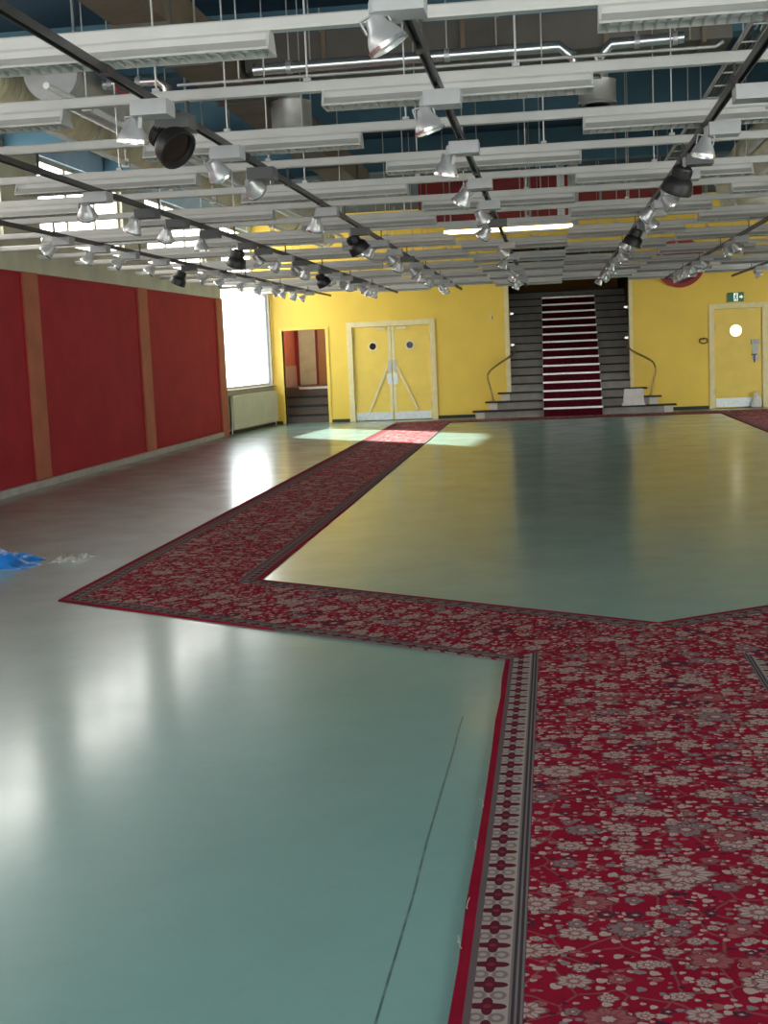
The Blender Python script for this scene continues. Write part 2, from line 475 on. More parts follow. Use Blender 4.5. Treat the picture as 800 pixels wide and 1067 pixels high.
def right_wall(b):
    ys = YF
    for y0, y1 in ((1.0, 8.0), (22.0, 26.0)):  # unseen openings added to let sky light in from the right
        box(b, XR, XR + 0.2, ys, y0, 0, ZC); box(b, XR, XR + 0.2, y0, y1, 0, 0.5); box(b, XR, XR + 0.2, y0, y1, 3.2, ZC)
        ys = y1
    box(b, XR, XR + 0.2, ys, YB + 0.2, 0, ZC)
struct('wall_right', right_wall, M_yellow, label='yellow right wall of the hall', cat='wall')
struct('door_light_block', lambda b: (box(b, DD[0] - 0.2, DD[1] + 0.2, YB + 0.19, YB + 0.25, 0, 2.6), box(b, SD[0] - 0.2, SD[1] + 0.2, YB + 0.19, YB + 0.25, 0, 2.6)), M_stairwall)  # unseen dark backing added to stop sky light leaking around the doors
struct('floor_passage', lambda b: box(b, -6.4, 5.2, YB + 0.05, 36.1, -0.2, 0.0), M_floor)
# wall behind the camera: unseen, with tall openings added for fill light
def front_wall(b):
    box(b, XL, XR, YF - 0.2, YF, 0, 0.35); box(b, XL, XR, YF - 0.2, YF, 3.3, ZC)
    for i in range(6):
        x = XL + i * (XR - XL - 0.3) / 5
        box(b, x, x + 0.3, YF - 0.2, YF, 0.35, 3.3)
struct('wall_front', front_wall, M_winwall)

# left wall: low masonry, concrete beam, clerestory columns
def left_wall(b):
    box(b, XL - 0.30, XL - 0.05, YF, 25.5, 0, 2.76)
struct('wall_left', left_wall, M_winwall, label='left wall behind the red panels', cat='wall')
struct('trim_1', lambda b: box(b, XL - 0.30, XL + 0.015, YF, 25.88, 2.75, 3.15), M_strip, label='grey green concrete beam above the red panels', cat='beam')
struct('baseboard_left', lambda b: box(b, XL - 0.05, XL + 0.055, YF, 25.36, 0, 0.09), M_base, label='pale baseboard below the red panels', cat='baseboard')
for i, y in enumerate(PIL):
    def pil(b, y=y): box(b, XL - 0.06, XL + 0.035, y - 0.24, y + 0.24, 0.0, 2.75)
    struct('trim_%d' % (i + 2), pil, M_pil, label='rust orange pilaster between red panels, number %s from the window' % ORD[len(PIL) - 1 - i], cat='pilaster', bevel=0.006)
    def colm(b, y=y): box(b, XL - 0.28, XL - 0.02, y - 0.6, y + 0.6, 3.15, 4.33)
    struct('column_%d' % (i + 1), colm, M_strip, label='grey green column between clerestory panes', cat='column')
struct('wall_left_upper', lambda b: box(b, XL - 0.3, XL - 0.04, YF, YB, 4.33, ZC), M_blue, label='blue band above the clerestory', cat='wall')

edges = [YF + 0.1] + [p for p in PIL] + [YB]
for i in range(len(PIL)):
    y0 = edges[i] + (0.24 if i else 0); y1 = edges[i + 1] - 0.24
    if i >= 3:
        t = thing('wall_panel', {3: 'deep red wall panel cut by the frame edge, before the wide one', 4: 'wide deep red wall panel between the two full pilasters', 5: 'deep red wall panel next to the bright window'}.get(i, 'deep red wall panel out beside the hall entrance'), 'wall panel', (XL, (y0 + y1) / 2, 0.09), 0, 'red panels along the left wall')
        h = (y1 - y0) / 2 - 0.004
        obj('board', lambda b: box(b, -0.045, 0.0, -h, h, 0.0, 2.655), M_red, t, 0.004)
        def battens(b):
            box(b, -0.002, 0.012, -h, h, 2.60, 2.655)
            box(b, -0.002, 0.012, h - 0.03, h, 0.0, 2.60)
            box(b, -0.002, 0.012, -h, -h + 0.03, 0.0, 2.60)
        obj('edge_batten', battens, M_red, t)
    else:
        struct('wall_left_panel_%d' % (i + 1), lambda b: box(b, XL - 0.05, XL, y0, y1, 0.09, 2.75), M_red)

def window_bay(n, y0, y1, z0, z1, label):
    w = bpy.data.objects.new('window_%d' % n, None); COL.objects.link(w)
    w.location = (XL - 0.12, (y0 + y1) / 2, z0); w['kind'] = 'structure'; w['label'] = label; w['category'] = 'window'
    h = (y1 - y0) / 2; H = z1 - z0
    def fr(b):
        box(b, -0.04, 0.04, -h, h, 0, 0.06); box(b, -0.04, 0.04, -h, h, H - 0.06, H)
        for q in (-h, -h / 3, h / 3, h - 0.06): box(b, -0.04, 0.04, q, q + 0.06, 0.06, H - 0.06)
    obj('window_frame', fr, M_sill, w)
    obj('window_pane', lambda b: box(b, -0.012, 0.012, -h + 0.05, h - 0.05, 0.05, H - 0.05), M_frost, w)
for i in range(len(PIL)):
    window_bay(i + 2, edges[i] + (0.6 if i else 0), edges[i + 1] - 0.6, 3.15, 4.32,
               'frosted white clerestory window, bay number %s from the far corner' % ORD[len(PIL) - i])
window_bay(8, PIL[-1] + 0.6, YB, 3.15, 4.32, 'frosted white clerestory window above the low bright window')

# last bay: low wall, radiator, tall bright window with a lace curtain
WB = (XL, 25.90, 0.0)
def win_wall(b):
    box(b, -0.25, 0.0, 0, 3.30, 0, 0.90); box(b, -0.25, 0.0, 0, 3.30, 3.13, 3.2)
    box(b, -0.25, 0.0, 3.24, 3.30, 0.90, 3.13)
struct('wall_left_window', win_wall, M_winwall, loc=WB, rz=-A_WIN, label='greige wall under the bright window', cat='wall')
w1 = bpy.data.objects.new('window_1', None); COL.objects.link(w1)
w1.location = WB; w1.rotation_euler = (0, 0, -A_WIN); w1['kind'] = 'structure'; w1['label'] = 'tall bright window in the far left corner'; w1['category'] = 'window'
def w1f(b):
    for y0, y1 in ((0.0, 0.05), (3.20, 3.25)): box(b, -0.16, -0.08, y0, y1, 0.94, 3.13)
    box(b, -0.16, -0.08, 0, 3.25, 3.07, 3.13); box(b, -0.16, -0.08, 0, 3.25, 0.90, 0.96)
obj('window_frame', w1f, M_white, w1)
obj('window_pane', lambda b: box(b, -0.124, -0.116, 0.04, 3.21, 0.95, 3.08), M_glass, w1)
obj('window_sill', lambda b: box(b, -0.2, 0.05, -0.0, 3.26, 0.86, 0.905), M_sill, w1, 0.006)
struct('baseboard_window', lambda b: box(b, 0.0, 0.02, 0, 3.25, 0, 0.06), M_basedk, loc=WB, rz=-A_WIN)

t = thing('lace_curtain', 'white lace curtain hanging at the far side of the bright window', 'curtain', WB, -A_WIN)
def lace(b):
    n = 26; prev = None
    for i in range(n + 1):
        y = 2.72 + 0.46 * i / n; x = -0.045 + 0.022 * math.sin(i * 1.5)
        cur = [b.verts.new((x, y, 0.98)), b.verts.new((x, y, 3.05))]
        if prev: b.faces.new((prev[0], cur[0], cur[1], prev[1]))
        prev = cur
obj('cloth', lace, M_lace, t, smooth=True)
obj('curtain_rod', lambda b: tube(b, [(-0.045, 2.68, 3.06), (-0.045, 3.22, 3.06)], 0.012), M_white, t)

t = thing('radiator', 'long ivory panel radiator under the bright window', 'radiator', WB, -A_WIN)
def radp(b):
    box(b, 0.05, 0.11, 0.12, 3.18, 0.10, 0.78)
obj('panel', radp, M_rad, t, 0.012)
def radg(b):
    for i in range(60):
        y = 0.17 + i * 0.05; box(b, 0.108, 0.116, y, y + 0.024, 0.15, 0.73)
obj('front_ribs', radg, M_rad, t)
obj('top_grille', lambda b: [box(b, 0.055, 0.105, 0.14 + i * 0.05, 0.165 + i * 0.05, 0.775, 0.79) for i in range(61)], M_rad, t)
def radpipe(b):
    tube(b, [(0.08, 0.10, 0.16), (0.08, 0.05, 0.16), (0.08, 0.05, 0.0)], 0.014)
obj('supply_pipe', radpipe, M_rad, t)
for y in (0.5, 2.8):
    obj('bracket', lambda b: box(b, 0.0, 0.06, y, y + 0.05, 0.3, 0.6), M_greym, t)

# passage behind the left opening
px0, px1, py0, py1 = -6.38, -4.98, YB + 0.18, 32.2
struct('wall_passage_left', lambda b: (box(b, px0 - 0.1, px0, py0, py1, 1.30, 2.7)), M_salmon, label='salmon red upper wall inside the passage', cat='wall')
struct('wall_passage_dado', lambda b: (box(b, px0 - 0.1, px0 + 0.02, py0, py1, 0, 1.30)), M_pinkgrey, label='pinkish grey lower wall inside the passage', cat='wall')
struct('wall_passage_right', lambda b: box(b, px1, px1 + 0.1, py0, py1, 0, 2.7), M_brownwall)
struct('wall_passage_back', lambda b: box(b, px0 - 0.1, px1 + 0.1, py1, py1 + 0.1, 0, 2.7), M_brownwall, label='tan wall at the end of the passage', cat='wall')
struct('ceiling_passage', lambda b: box(b, px0 - 0.1, px1 + 0.1, py0, py1 + 0.1, 2.7, 2.8), M_cream)
struct('trim_9', lambda b: (box(b, OP[0] - 0.07, OP[0], YB - 0.02, YB + 0.2, 0, OP[3] + 0.06), box(b, OP[1], OP[1] + 0.07, YB - 0.02, YB + 0.2, 0, OP[3] + 0.06),
                           box(b, OP[0], OP[1], YB - 0.02, YB + 0.2, OP[3], OP[3] + 0.06)), M_door, label='yellow lining around the passage opening', cat='trim')
t = thing('passage_steps', 'short flight of dark steps inside the passage opening', 'steps', (0, YB + 0.22, 0))
for i in range(4):
    ps = obj('step', lambda b: box(b, px0 + 0.025, px1 - 0.005, 0.28 * i, 2.75, 0.2 * i, 0.2 * (i + 1)), mat('dark brown stone', (0.13, 0.10, 0.075), 0.7), t, 0.01)
    if i < 3: obj('nosing', lambda b: box(b, px0 + 0.026, px1 - 0.006, 0.28 * i - 0.02, 0.28 * i + 0.03, 0.2 * i + 0.15, 0.2 * i + 0.205), M_nosing, ps)
obj('landing_edge', lambda b: box(b, -5.95, px1 - 0.006, 0.835, 0.87, 0.755, 0.805), M_stepstrip, t)
dr = bpy.data.objects.new('door_4', None); COL.objects.link(dr); dr.location = (-6.08, py1, 0.8); dr['kind'] = 'structure'
dr['label'] = 'greenish frosted glass door at the top of the passage steps'; dr['category'] = 'door'
obj('door_leaf', lambda b: box(b, -0.20, 0.22, -0.05, -0.01, 0.02, 1.84), M_frostdoor, dr)
obj('door_frame', lambda b: (box(b, -0.30, -0.20, -0.07, 0, 0, 1.9), box(b, 0.22, 0.27, -0.07, 0, 0, 1.9)), M_redin, dr)
t = thing('passage_fill_light', 'round fill light added out of view above the passage', 'added fill light', (-5.5, 30.9, 2.7))  # glowing disc added to brighten the passage, hidden above its opening
obj('fill_base', lambda b: lathe(b, [(0.14, -0.02), (0.14, 0.0)]), M_white, t)
obj('fill_glow', lambda b: lathe(b, [(0.02, -0.09), (0.10, -0.075), (0.13, -0.02)]), mat('added passage glow', (0.9, 0.85, 0.75), 0.4, emit=((1.0, 0.86, 0.66), 45.0)), t, smooth=True)

# double door with portholes
d1 = bpy.data.objects.new('door_1', None); COL.objects.link(d1)
d1.location = ((DD[0] + DD[1]) / 2, YB, 0); d1['kind'] = 'structure'; d1['label'] = 'yellow double door with two dark portholes'; d1['category'] = 'door'
hw = (DD[1] - DD[0]) / 2; DH = DD[3]
def ddfr(b):
    box(b, -hw - 0.07, -hw + 0.05, -0.03, 0.12, 0, DH + 0.07); box(b, hw - 0.05, hw + 0.07, -0.03, 0.12, 0, DH + 0.07)
    box(b, -hw + 0.05, hw - 0.05, -0.03, 0.12, DH - 0.05, DH + 0.07)
obj('door_frame', ddfr, M_cream, d1, 0.008)
for s in (-1, 1):
    lo, hi = sorted((s * 0.004, s * (hw - 0.055)))
    leaf = obj('door_leaf', lambda b: box(b, lo, hi, 0.03, 0.075, 0.01, DH - 0.055), M_door, d1, 0.004)
    obj('kick_plate', lambda b: box(b, lo + 0.02, hi - 0.02, 0.022, 0.031, 0.02, 0.19), M_kick, leaf)
    obj('porthole_rim', lambda b: ring(b, 0.115, 0.075, 0.016, 0.032, s * 0.42, 1.68), M_cream, leaf, smooth=True)
    obj('porthole_glass', lambda b: disc(b, 0.078, 0.022, 0.03, s * 0.42, 1.68), M_port, leaf)
    obj('push_plate', lambda b: box(b, min(s * 0.015, s * 0.12), max(s * 0.015, s * 0.12), 0.018, 0.031, 0.82, 1.06), M_kick, leaf)
    obj('lock_plate', lambda b: box(b, min(s * 0.02, s * 0.09), max(s * 0.02, s * 0.09), 0.012, 0.031, 1.10, 1.36), M_white, leaf, 0.004)
    def brace(b):
        x0, z0, x1, z1 = s * 0.10, 1.22, s * 0.56, 0.20
        dx, dz = x1 - x0, z1 - z0; L = math.hypot(dx, dz); nx, nz = -dz / L * 0.025, dx / L * 0.025
        prism(b, [(x0 + nx, z0 + nz), (x1 + nx, z1 + nz), (x1 - nx, z1 - nz), (x0 - nx, z0 - nz)], 0.008, 0.031, 'Y')
    obj('diagonal_brace', brace, M_cream, leaf)
    obj('meeting_stile', lambda b: box(b, min(s * 0.005, s * 0.075), max(s * 0.005, s * 0.075), 0.022, 0.032, 0.2, DH - 0.06), M_cream, leaf)
    obj('door_closer', lambda b: box(b, min(s * 0.12, s * 0.34), max(s * 0.12, s * 0.34), -0.02, 0.031, DH - 0.13, DH - 0.075), M_cream, leaf, 0.004)
    for z in (0.25, 1.75):
        obj('hinge', lambda b: tube(b, [(s * (hw - 0.055), 0.02, z), (s * (hw - 0.055), 0.02, z + 0.16)], 0.014), M_greym, leaf)

# single door
d2 = bpy.data.objects.new('door_2', None); COL.objects.link(d2)
d2.location = ((SD[0] + SD[1]) / 2, YB, 0); d2['kind'] = 'structure'; d2['label'] = 'yellow single door with a bright porthole under the exit sign'; d2['category'] = 'door'
hw2 = (SD[1] - SD[0]) / 2; DH2 = SD[3]
def sdfr(b):
    box(b, -hw2 - 0.06, -hw2 + 0.05, -0.025, 0.12, 0, DH2 + 0.06); box(b, hw2 - 0.05, hw2 + 0.06, -0.025, 0.12, 0, DH2 + 0.06)
    box(b, -hw2 + 0.05, hw2 - 0.05, -0.025, 0.12, DH2 - 0.05, DH2 + 0.06)
obj('door_frame', sdfr, M_cream, d2, 0.008)
leaf = obj('door_leaf', lambda b: box(b, -hw2 + 0.055, hw2 - 0.055, 0.02, 0.07, 0.01, DH2 - 0.055), M_door, d2, 0.004)
obj('kick_plate', lambda b: box(b, -hw2 + 0.08, hw2 - 0.08, 0.012, 0.021, 0.03, 0.22), M_kick, leaf)
obj('porthole_rim', lambda b: ring(b, 0.165, 0.125, 0.004, 0.022, -0.05, 1.68), M_door, leaf, smooth=True)
obj('porthole_glass', lambda b: disc(b, 0.13, 0.012, 0.02, -0.05, 1.68), M_portlit, leaf)
obj('lock_plate', lambda b: box(b, 0.30, 0.43, 0.006, 0.021, 1.02, 1.36), M_white, leaf, 0.006)
obj('lock_box', lambda b: box(b, 0.27, 0.44, -0.03, 0.021, 1.37, 1.48), M_greym, leaf, 0.01)
def lever(b):
    tube(b, [(0.38, 0.01, 1.15), (0.38, -0.05, 1.15), (0.27, -0.055, 1.15)], 0.012)
    tube(b, [(0.34, 0.01, 1.13), (0.34, -0.012, 1.10), (0.34, -0.012, 0.98)], 0.013)
obj('door_handle', lever, M_dark, leaf)
obj('hinge', lambda b: [tube(b, [(-hw2 + 0.055, 0.01, z), (-hw2 + 0.055, 0.01, z + 0.14)], 0.013) for z in (0.3, 1.7)], M_greym, leaf)
t = thing('plastic_bag', 'small white bag on the floor against the single door', 'bag', (4.38, YB - 0.10, 0))
def bagb(b):
    n = 14
    for j in range(7):
        pass
    rr = [(0.02, 0.0), (0.10, 0.01), (0.115, 0.09), (0.10, 0.18), (0.06, 0.26), (0.03, 0.31), (0.055, 0.36)]
    lathe(b, rr, n)
    for v in b.verts:
        k = 1 + 0.16 * math.sin(v.co.x * 60 + v.co.z * 25) ; v.co.x *= k; v.co.y *= 0.7 * k
obj('bag_body', bagb, M_tub, t, smooth=True)

# exit sign: white running figure and arrow on green
t = thing('exit_sign', 'small green exit sign with white running figure above the single door', 'sign', (3.97, YB, 2.30))
obj('sign_plate', lambda b: box(b, -0.17, 0.17, -0.04, 0.0, 0.0, 0.20), M_green, t, 0.004)
def picto(b):
    y0, y1 = -0.046, -0.039
    box(b, -0.045, 0.045, y0, y1, 0.015, 0.185)
    prism(b, [(0.075, 0.085), (0.075, 0.115), (0.11, 0.115), (0.11, 0.145), (0.155, 0.10), (0.11, 0.055), (0.11, 0.085)], y0, y1, 'Y')
obj('pictogram_door', picto, M_signw, t)
def runner(b):
    y0, y1 = -0.052, -0.0455
    lathe(b, [(0.014, y0), (0.014, y1)], 12, 'Y', (0.008, 0, 0.158))
    def bar(x0, z0, x1, z1, w):
        dx, dz = x1 - x0, z1 - z0; L = math.hypot(dx, dz); a, c = -dz / L * w, dx / L * w
        prism(b, [(x0 + a, z0 + c), (x1 + a, z1 + c), (x1 - a, z1 - c), (x0 - a, z0 - c)], y0, y1, 'Y')
    bar(0.0, 0.14, -0.008, 0.09, 0.012); bar(-0.008, 0.09, 0.022, 0.065, 0.008); bar(0.022, 0.065, 0.018, 0.03, 0.007)
    bar(-0.008, 0.09, -0.022, 0.055, 0.008); bar(-0.022, 0.055, -0.04, 0.045, 0.007); bar(0.0, 0.135, 0.032, 0.11, 0.006); bar(0.0, 0.135, -0.03, 0.115, 0.006)
obj('running_figure', runner, M_green, t)

# big round red disc high on the wall, wall ring, hooks
t = thing('wall_disc', 'large round red disc high on the yellow wall right of the stairs', 'wall disc', (2.80, YB, 3.19))
obj('rim', lambda b: ring(b, 0.53, 0.44, -0.10, 0.0, n=48), M_redpaint, t, 0.01, smooth=True)
obj('face', lambda b: disc(b, 0.45, -0.04, 0.0, n=48), M_redin, t)
obj('inner_ring', lambda b: ring(b, 0.36, 0.33, -0.055, -0.038, n=40), mat('faded pink paint', (0.40, 0.10, 0.09), 0.5), t, smooth=True)
def hub(b):
    disc(b, 0.08, -0.07, -0.038)
    for k in range(3):
        a = k * 2 * PI / 3 + 0.5
        tube(b, [(0.06 * math.cos(a), -0.05, 0.06 * math.sin(a)), (0.34 * math.cos(a), -0.05, 0.34 * math.sin(a))], 0.014, 8)
obj('hub', hub, M_redpaint, t)
t = thing('wall_ring', 'small oval brass ring on the yellow wall left of the single door', 'ring', (3.28, YB, 1.49))
obj('mount', lambda b: disc(b, 0.045, -0.015, 0.0), M_door, t)
obj('ring', lambda b: tube(b, [(0.09 * math.cos(a * PI / 10), -0.03 - 0.01 * math.sin(a * PI / 10), 0.055 * math.sin(a * PI / 10)) for a in range(21)], 0.014, 8, False), M_brass, t, smooth=True)
obj('arm', lambda b: tube(b, [(0, -0.01, 0.0), (0, -0.03, 0.055)], 0.01, 8), M_brass, t)
t = thing('wall_hook', 'tiny yellow hook on the wall left of the stair opening', 'hook', (-1.30, YB, 2.22))
obj('plate', lambda b: box(b, -0.06, 0.02, -0.015, 0, -0.05, 0.05), M_cream, t, 0.004)
obj('hook', lambda b: tube(b, [(0, -0.01, 0.02), (0, -0.06, 0.0), (0, -0.07, -0.03), (0.0, -0.05, -0.05)], 0.009, 8), M_brass, t)

# ------------------------------------------------------------------ staircase
RISE, TREAD, SY, NST = 0.179, 0.285, 28.36, 16
struct('wall_stair_left', lambda b: box(b, ST[0] - 0.25, ST[0] - 0.1, YB + 0.18, 36.0, 0, 4.5), M_stairwall, label='dark wall on the left of the stairwell', cat='wall')
struct('wall_stair_right', lambda b: box(b, ST[1] + 0.1, ST[1] + 0.25, YB + 0.18, 36.0, 0, 4.5), M_stairwall, label='dark wall on the right of the stairwell', cat='wall')
struct('wall_stair_back', lambda b: box(b, ST[0] - 0.25, ST[1] + 0.25, 36.0, 36.1, 0, 4.5), mat('ochre brown upper wall', (0.34, 0.17, 0.03), 0.8), label='dark brown wall at the top of the stairs', cat='wall')
struct('ceiling_stair', lambda b: box(b, ST[0] - 0.25, ST[1] + 0.25, YB + 0.18, 36.1, 4.5, 4.6), M_stairwall)
struct('trim_10', lambda b: (box(b, ST[0] - 0.10, ST[0], YB - 0.02, YB + 0.26, 0.53, ST[3]), box(b, ST[1], ST[1] + 0.08, YB - 0.02, YB + 0.26, 0.53, ST[3])), M_cream,
       label='pale jambs of the stair opening', cat='trim')
stair = thing('staircase', 'dark stone staircase rising through the yellow wall', 'staircase', (0, SY, 0))
for i in range(NST):
    x0, x1 = {0: (-1.70, 2.55), 1: (-1.43, 2.26), 2: (-1.16, 1.98)}.get(i, (ST[0], ST[1]))
    if i > 3: x0, x1 = ST[0] - 0.1, ST[1] + 0.1
    y0 = i * TREAD
    ye = 0.80 if i < 3 else NST * TREAD
    if i > 3: ye = min(y0 + 0.9, NST * TREAD)
    if i == NST - 1: ye = 7.6
    zb = 0.0 if i < 3 else (i - 1) * RISE if i > 3 else 0.0
    if i < 3:
        # steps in front of the wall
        st_ = obj('step', lambda b: box(b, x0 + 0.02, x1 - 0.02, y0, 0.84 if i < 3 else ye, i * RISE, (i + 1) * RISE - 0.03), M_stone, stair)
        for q in (x0 + 0.02, x1 - 0.20):
            obj('lit_step_end', lambda b: box(b, q - 0.004, q + 0.184, y0 - 0.012, 0.838, i * RISE + 0.001, (i + 1) * RISE - 0.031), M_stone_lit, st_)
    else:
        st_ = obj('step', lambda b: box(b, x0, x1, y0, ye, i * RISE, (i + 1) * RISE - 0.03), M_stone, stair)
    obj('nosing', lambda b: box(b, x0 - (0.06 if i < 3 else 0), x1 + (0.06 if i < 3 else 0), y0 - 0.035, (y0 + TREAD + 0.02) if i < NST - 1 else 7.6, (i + 1) * RISE - 0.03, (i + 1) * RISE), M_nosing, st_)
# the body below the steps, so no gaps show
obj('stringer', lambda b: prism(b, [(0.9, 0.0), (NST * TREAD, 0.0), (NST * TREAD, NST * RISE - 0.2), (0.9, 3 * RISE - 0.1)], ST[0] - 0.09, ST[1] + 0.09, 'X'), M_stone, stair)

t = thing('stair_carpet', 'dark red carpet runner with pale edge strips up the staircase', 'carpet', (0, SY, 0))
cx0, cx1 = -0.21, 1.04
def stair_carpet(b):
    th = 0.012
    for i in range(NST - 1):
        y0 = i * TREAD - 0.037; z0 = i * RISE; z1 = (i + 1) * RISE
        box(b, cx0, cx1, y0 - th, y0, z0 + (0.012 if i else 0.0), z1 + th)
        box(b, cx0, cx1, y0, y0 + TREAD, z1, z1 + th)
me = mesh('runner', stair_carpet, mat('dark red stair carpet', (0.075, 0.006, 0.013), 0.95, var=0.35, vscale=14, spec=0.05))
link('runner', me, t)
for i in range(NST - 1):
    y0 = i * TREAD - 0.05; z1 = (i + 1) * RISE
    obj('edge_strip', lambda b: box(b, cx0 - 0.012, cx1 + 0.012, y0 - 0.014, y0 + 0.045, z1 - 0.020, z1 + 0.020), M_stepstrip, t, 0.003)

# small lights on the side walls of the stair
for k, (x, z, y) in enumerate(((ST[0], 2.27, YB + 0.13), (ST[0], 1.58, YB + 0.10), (ST[1], 3.0, YB + 0.13), (ST[1], 2.30, YB + 0.13), (ST[1], 1.63, YB + 0.10), (ST[0], 2.95, YB + 0.13))):
    s = 1 if x < 0 else -1
    side = 'left' if s > 0 else 'right'
    hgt = {2.27: 'middle', 1.58: 'lowest', 3.0: 'topmost', 2.30: 'middle', 1.63: 'lowest', 2.95: 'topmost'}[z]
    t = thing('step_light', 'small white light, %s of three on the %s stair jamb' % (hgt, side), 'wall light', (x, y, z), 0, 'small lights on the stair jambs')
    obj('bracket', lambda b: box(b, 0 if s > 0 else -0.03, 0.03 if s > 0 else 0, -0.03, 0.03, -0.035, 0.035), M_white, t, 0.004)
    obj('light_lens', lambda b: lathe(b, [(0.02, 0.02), (0.025, 0.04), (0.022, 0.085), (0.008, 0.10)], 14, 'X') if s > 0 else lathe(b, [(0.008, -0.10), (0.022, -0.085), (0.025, -0.04), (0.02, -0.02)], 14, 'X'), M_sofit, t, smooth=True)

# brass handrails that curl down onto the second step
for s, pts, base, lab in ((-1, [(-1.31, 28.78, 0.36), (-1.36, 28.78, 0.62), (-1.43, 28.8, 0.86), (-1.42, 28.84, 0.98), (-1.30, 28.92, 1.10), (-0.90, 29.12, 1.34), (-0.83, 29.26, 1.42), (-0.84, 29.34, 1.50), (-0.86, 29.42, 1.56)], 0, 'left'),
                          (1, [(2.10, 28.78, 0.36), (2.14, 28.78, 0.62), (2.22, 28.8, 0.88), (2.20, 28.84, 1.04), (2.10, 28.92, 1.14), (1.76, 29.08, 1.32), (1.66, 29.22, 1.41), (1.62, 29.34, 1.52)], 0, 'right')):
    t = thing('handrail', 'thin bent brass handrail at the %s foot of the staircase' % lab, 'handrail', pts[0], 0, 'brass handrails of the staircase')
    o = Vector(pts[0])
    # smooth the polyline once
    P = [Vector(p) - o for p in pts]; Q = [P[0]]
    for a, b2 in zip(P, P[1:]): Q += [a * 0.75 + b2 * 0.25, a * 0.25 + b2 * 0.75]
    Q.append(P[-1])
    obj('rail', lambda b: tube(b, Q, 0.022, 10), M_brass, t, smooth=True)
    obj('foot_plate', lambda b: lathe(b, [(0.05, 0.0), (0.05, 0.012), (0.026, 0.03)], 16), M_brass, t, smooth=True)
    e = P[-2]
    obj('wall_bracket', lambda b: tube(b, [e, e + Vector((-s * 0.02, 0.04, -0.1)), e + Vector((s * 0.02, 0.05, -0.12))], 0.012, 8), M_brass, t)

t = thing('plastic_tub', 'white tapered plastic tub on the bottom stair step', 'tub', (1.71, SY + 0.12, RISE))
def tubb(b):
    def rr(w, d, z): return [(-w, -d, z), (w, -d, z), (w, d, z), (-w, d, z)]
    R = [rr(0.23, 0.11, 0.0), rr(0.19, 0.095, 0.35), rr(0.175, 0.08, 0.35), rr(0.19, 0.09, 0.30)]
    V = [[b.verts.new(p) for p in r] for r in R]
    b.faces.new(list(reversed(V[0])))
    for A, B in zip(V, V[1:]):
        for k in range(4): b.faces.new((A[k], A[(k + 1) % 4], B[(k + 1) % 4], B[k]))
    b.faces.new(V[-1])
obj('tub_body', tubb, M_tub, t, 0.012)
obj('base_rim', lambda b: box(b, -0.245, 0.245, -0.118, 0.118, 0.0, 0.03), M_tub, t, 0.006)

# ------------------------------------------------------------------ carpets
def carpet(name, label, poly, a, b, along, m, base=0.0, th=0.010, jitter=0.0):
    """poly: floor outline; a,b: points on the two long edges; along: direction of the runner"""
    al = Vector(along + (0,)).normalized(); ac = Vector((al.y, -al.x, 0))          # across, to the right of 'along'
    la = Vector(a + (0,)).dot(ac); lb = Vector(b + (0,)).dot(ac)
    bm = bmesh.new()
    ox, oy = poly[0]
    pts = []
    n = len(poly)
    for i in range(n):
        p, q = Vector(poly[i]), Vector(poly[(i + 1) % n])
        L = (q - p).length; k = max(1, int(L / 0.35)) if jitter else 1
        nr = Vector((q.y - p.y, p.x - q.x)).normalized() if L else Vector((0, 0))
        for j in range(k):
            w = p.lerp(q, j / k)
            if jitter and j: w = w + nr * random.uniform(-jitter, jitter)
            pts.append(w)
    top = [bm.verts.new((p.x - ox, p.y - oy, th)) for p in pts]
    bot = [bm.verts.new((p.x - ox, p.y - oy, 0.0005)) for p in pts]
    bm.faces.new(top); bm.faces.new(list(reversed(bot)))
    N = len(pts)
    for i in range(N): bm.faces.new((bot[i], bot[(i + 1) % N], top[(i + 1) % N], top[i]))
    bmesh.ops.recalc_face_normals(bm, faces=bm.faces)
    bmesh.ops.triangulate(bm, faces=[f for f in bm.faces if len(f.verts) > 4])
    me = bpy.data.meshes.new(name); bm.to_mesh(me); bm.free(); me.materials.append(m)
    u1 = me.uv_layers.new(name='run'); u2 = me.uv_layers.new(name='edge')
    for lp in me.loops:
        c = me.vertices[lp.vertex_index].co + Vector((ox, oy, 0)); c.z = 0
        u1.data[lp.index].uv = (c.dot(al), c.dot(ac)); u2.data[lp.index].uv = (c.dot(ac) - la, lb - c.dot(ac))
    o = link(name, me, None, (ox, oy, base))
    return tag(o, label, 'carpet', 'red floral carpet runners on the floor')

APX = (0.54, 7.13); LO = (-3.29, 8.10); LI = (-2.06, 8.74); LJ = (-0.27, 6.31); RJ = (1.065, 6.03); RI = (3.40, 9.00); RO = (4.66, 8.50)
main = carpet('carpet_runner', 'broad red floral runner with pale border at the front', [(-0.285, 0.6), (1.065, 0.6), RJ, APX, LJ], (-0.285, 0), (1.065, 0), (0, 1), C_main, jitter=0.004)
carpet('carpet_runner', 'red floral runner slanting to the left corner of the carpet loop', [LJ, APX, LI, LO], LO, LI, (LI[0] - APX[0], LI[1] - APX[1]), C_side, jitter=0.003)
carpet('carpet_runner', 'red floral runner slanting away to the right of the fork', [APX, RJ, RO, RI], RI, RJ, (RI[0] - APX[0], RI[1] - APX[1]), C_side, jitter=0.003)
carpet('carpet_runner', 'long red floral runner leading to the double door', [LO, LI, (-2.18, 27.35), (-3.42, 27.35)], LO, LI, (0, 1), C_side, jitter=0.003)
carpet('carpet_runner', 'red floral runner leading to the single door', [RI, RO, (4.66, 27.35), (3.40, 27.35)], RI, RO, (0, 1), C_side, jitter=0.003)
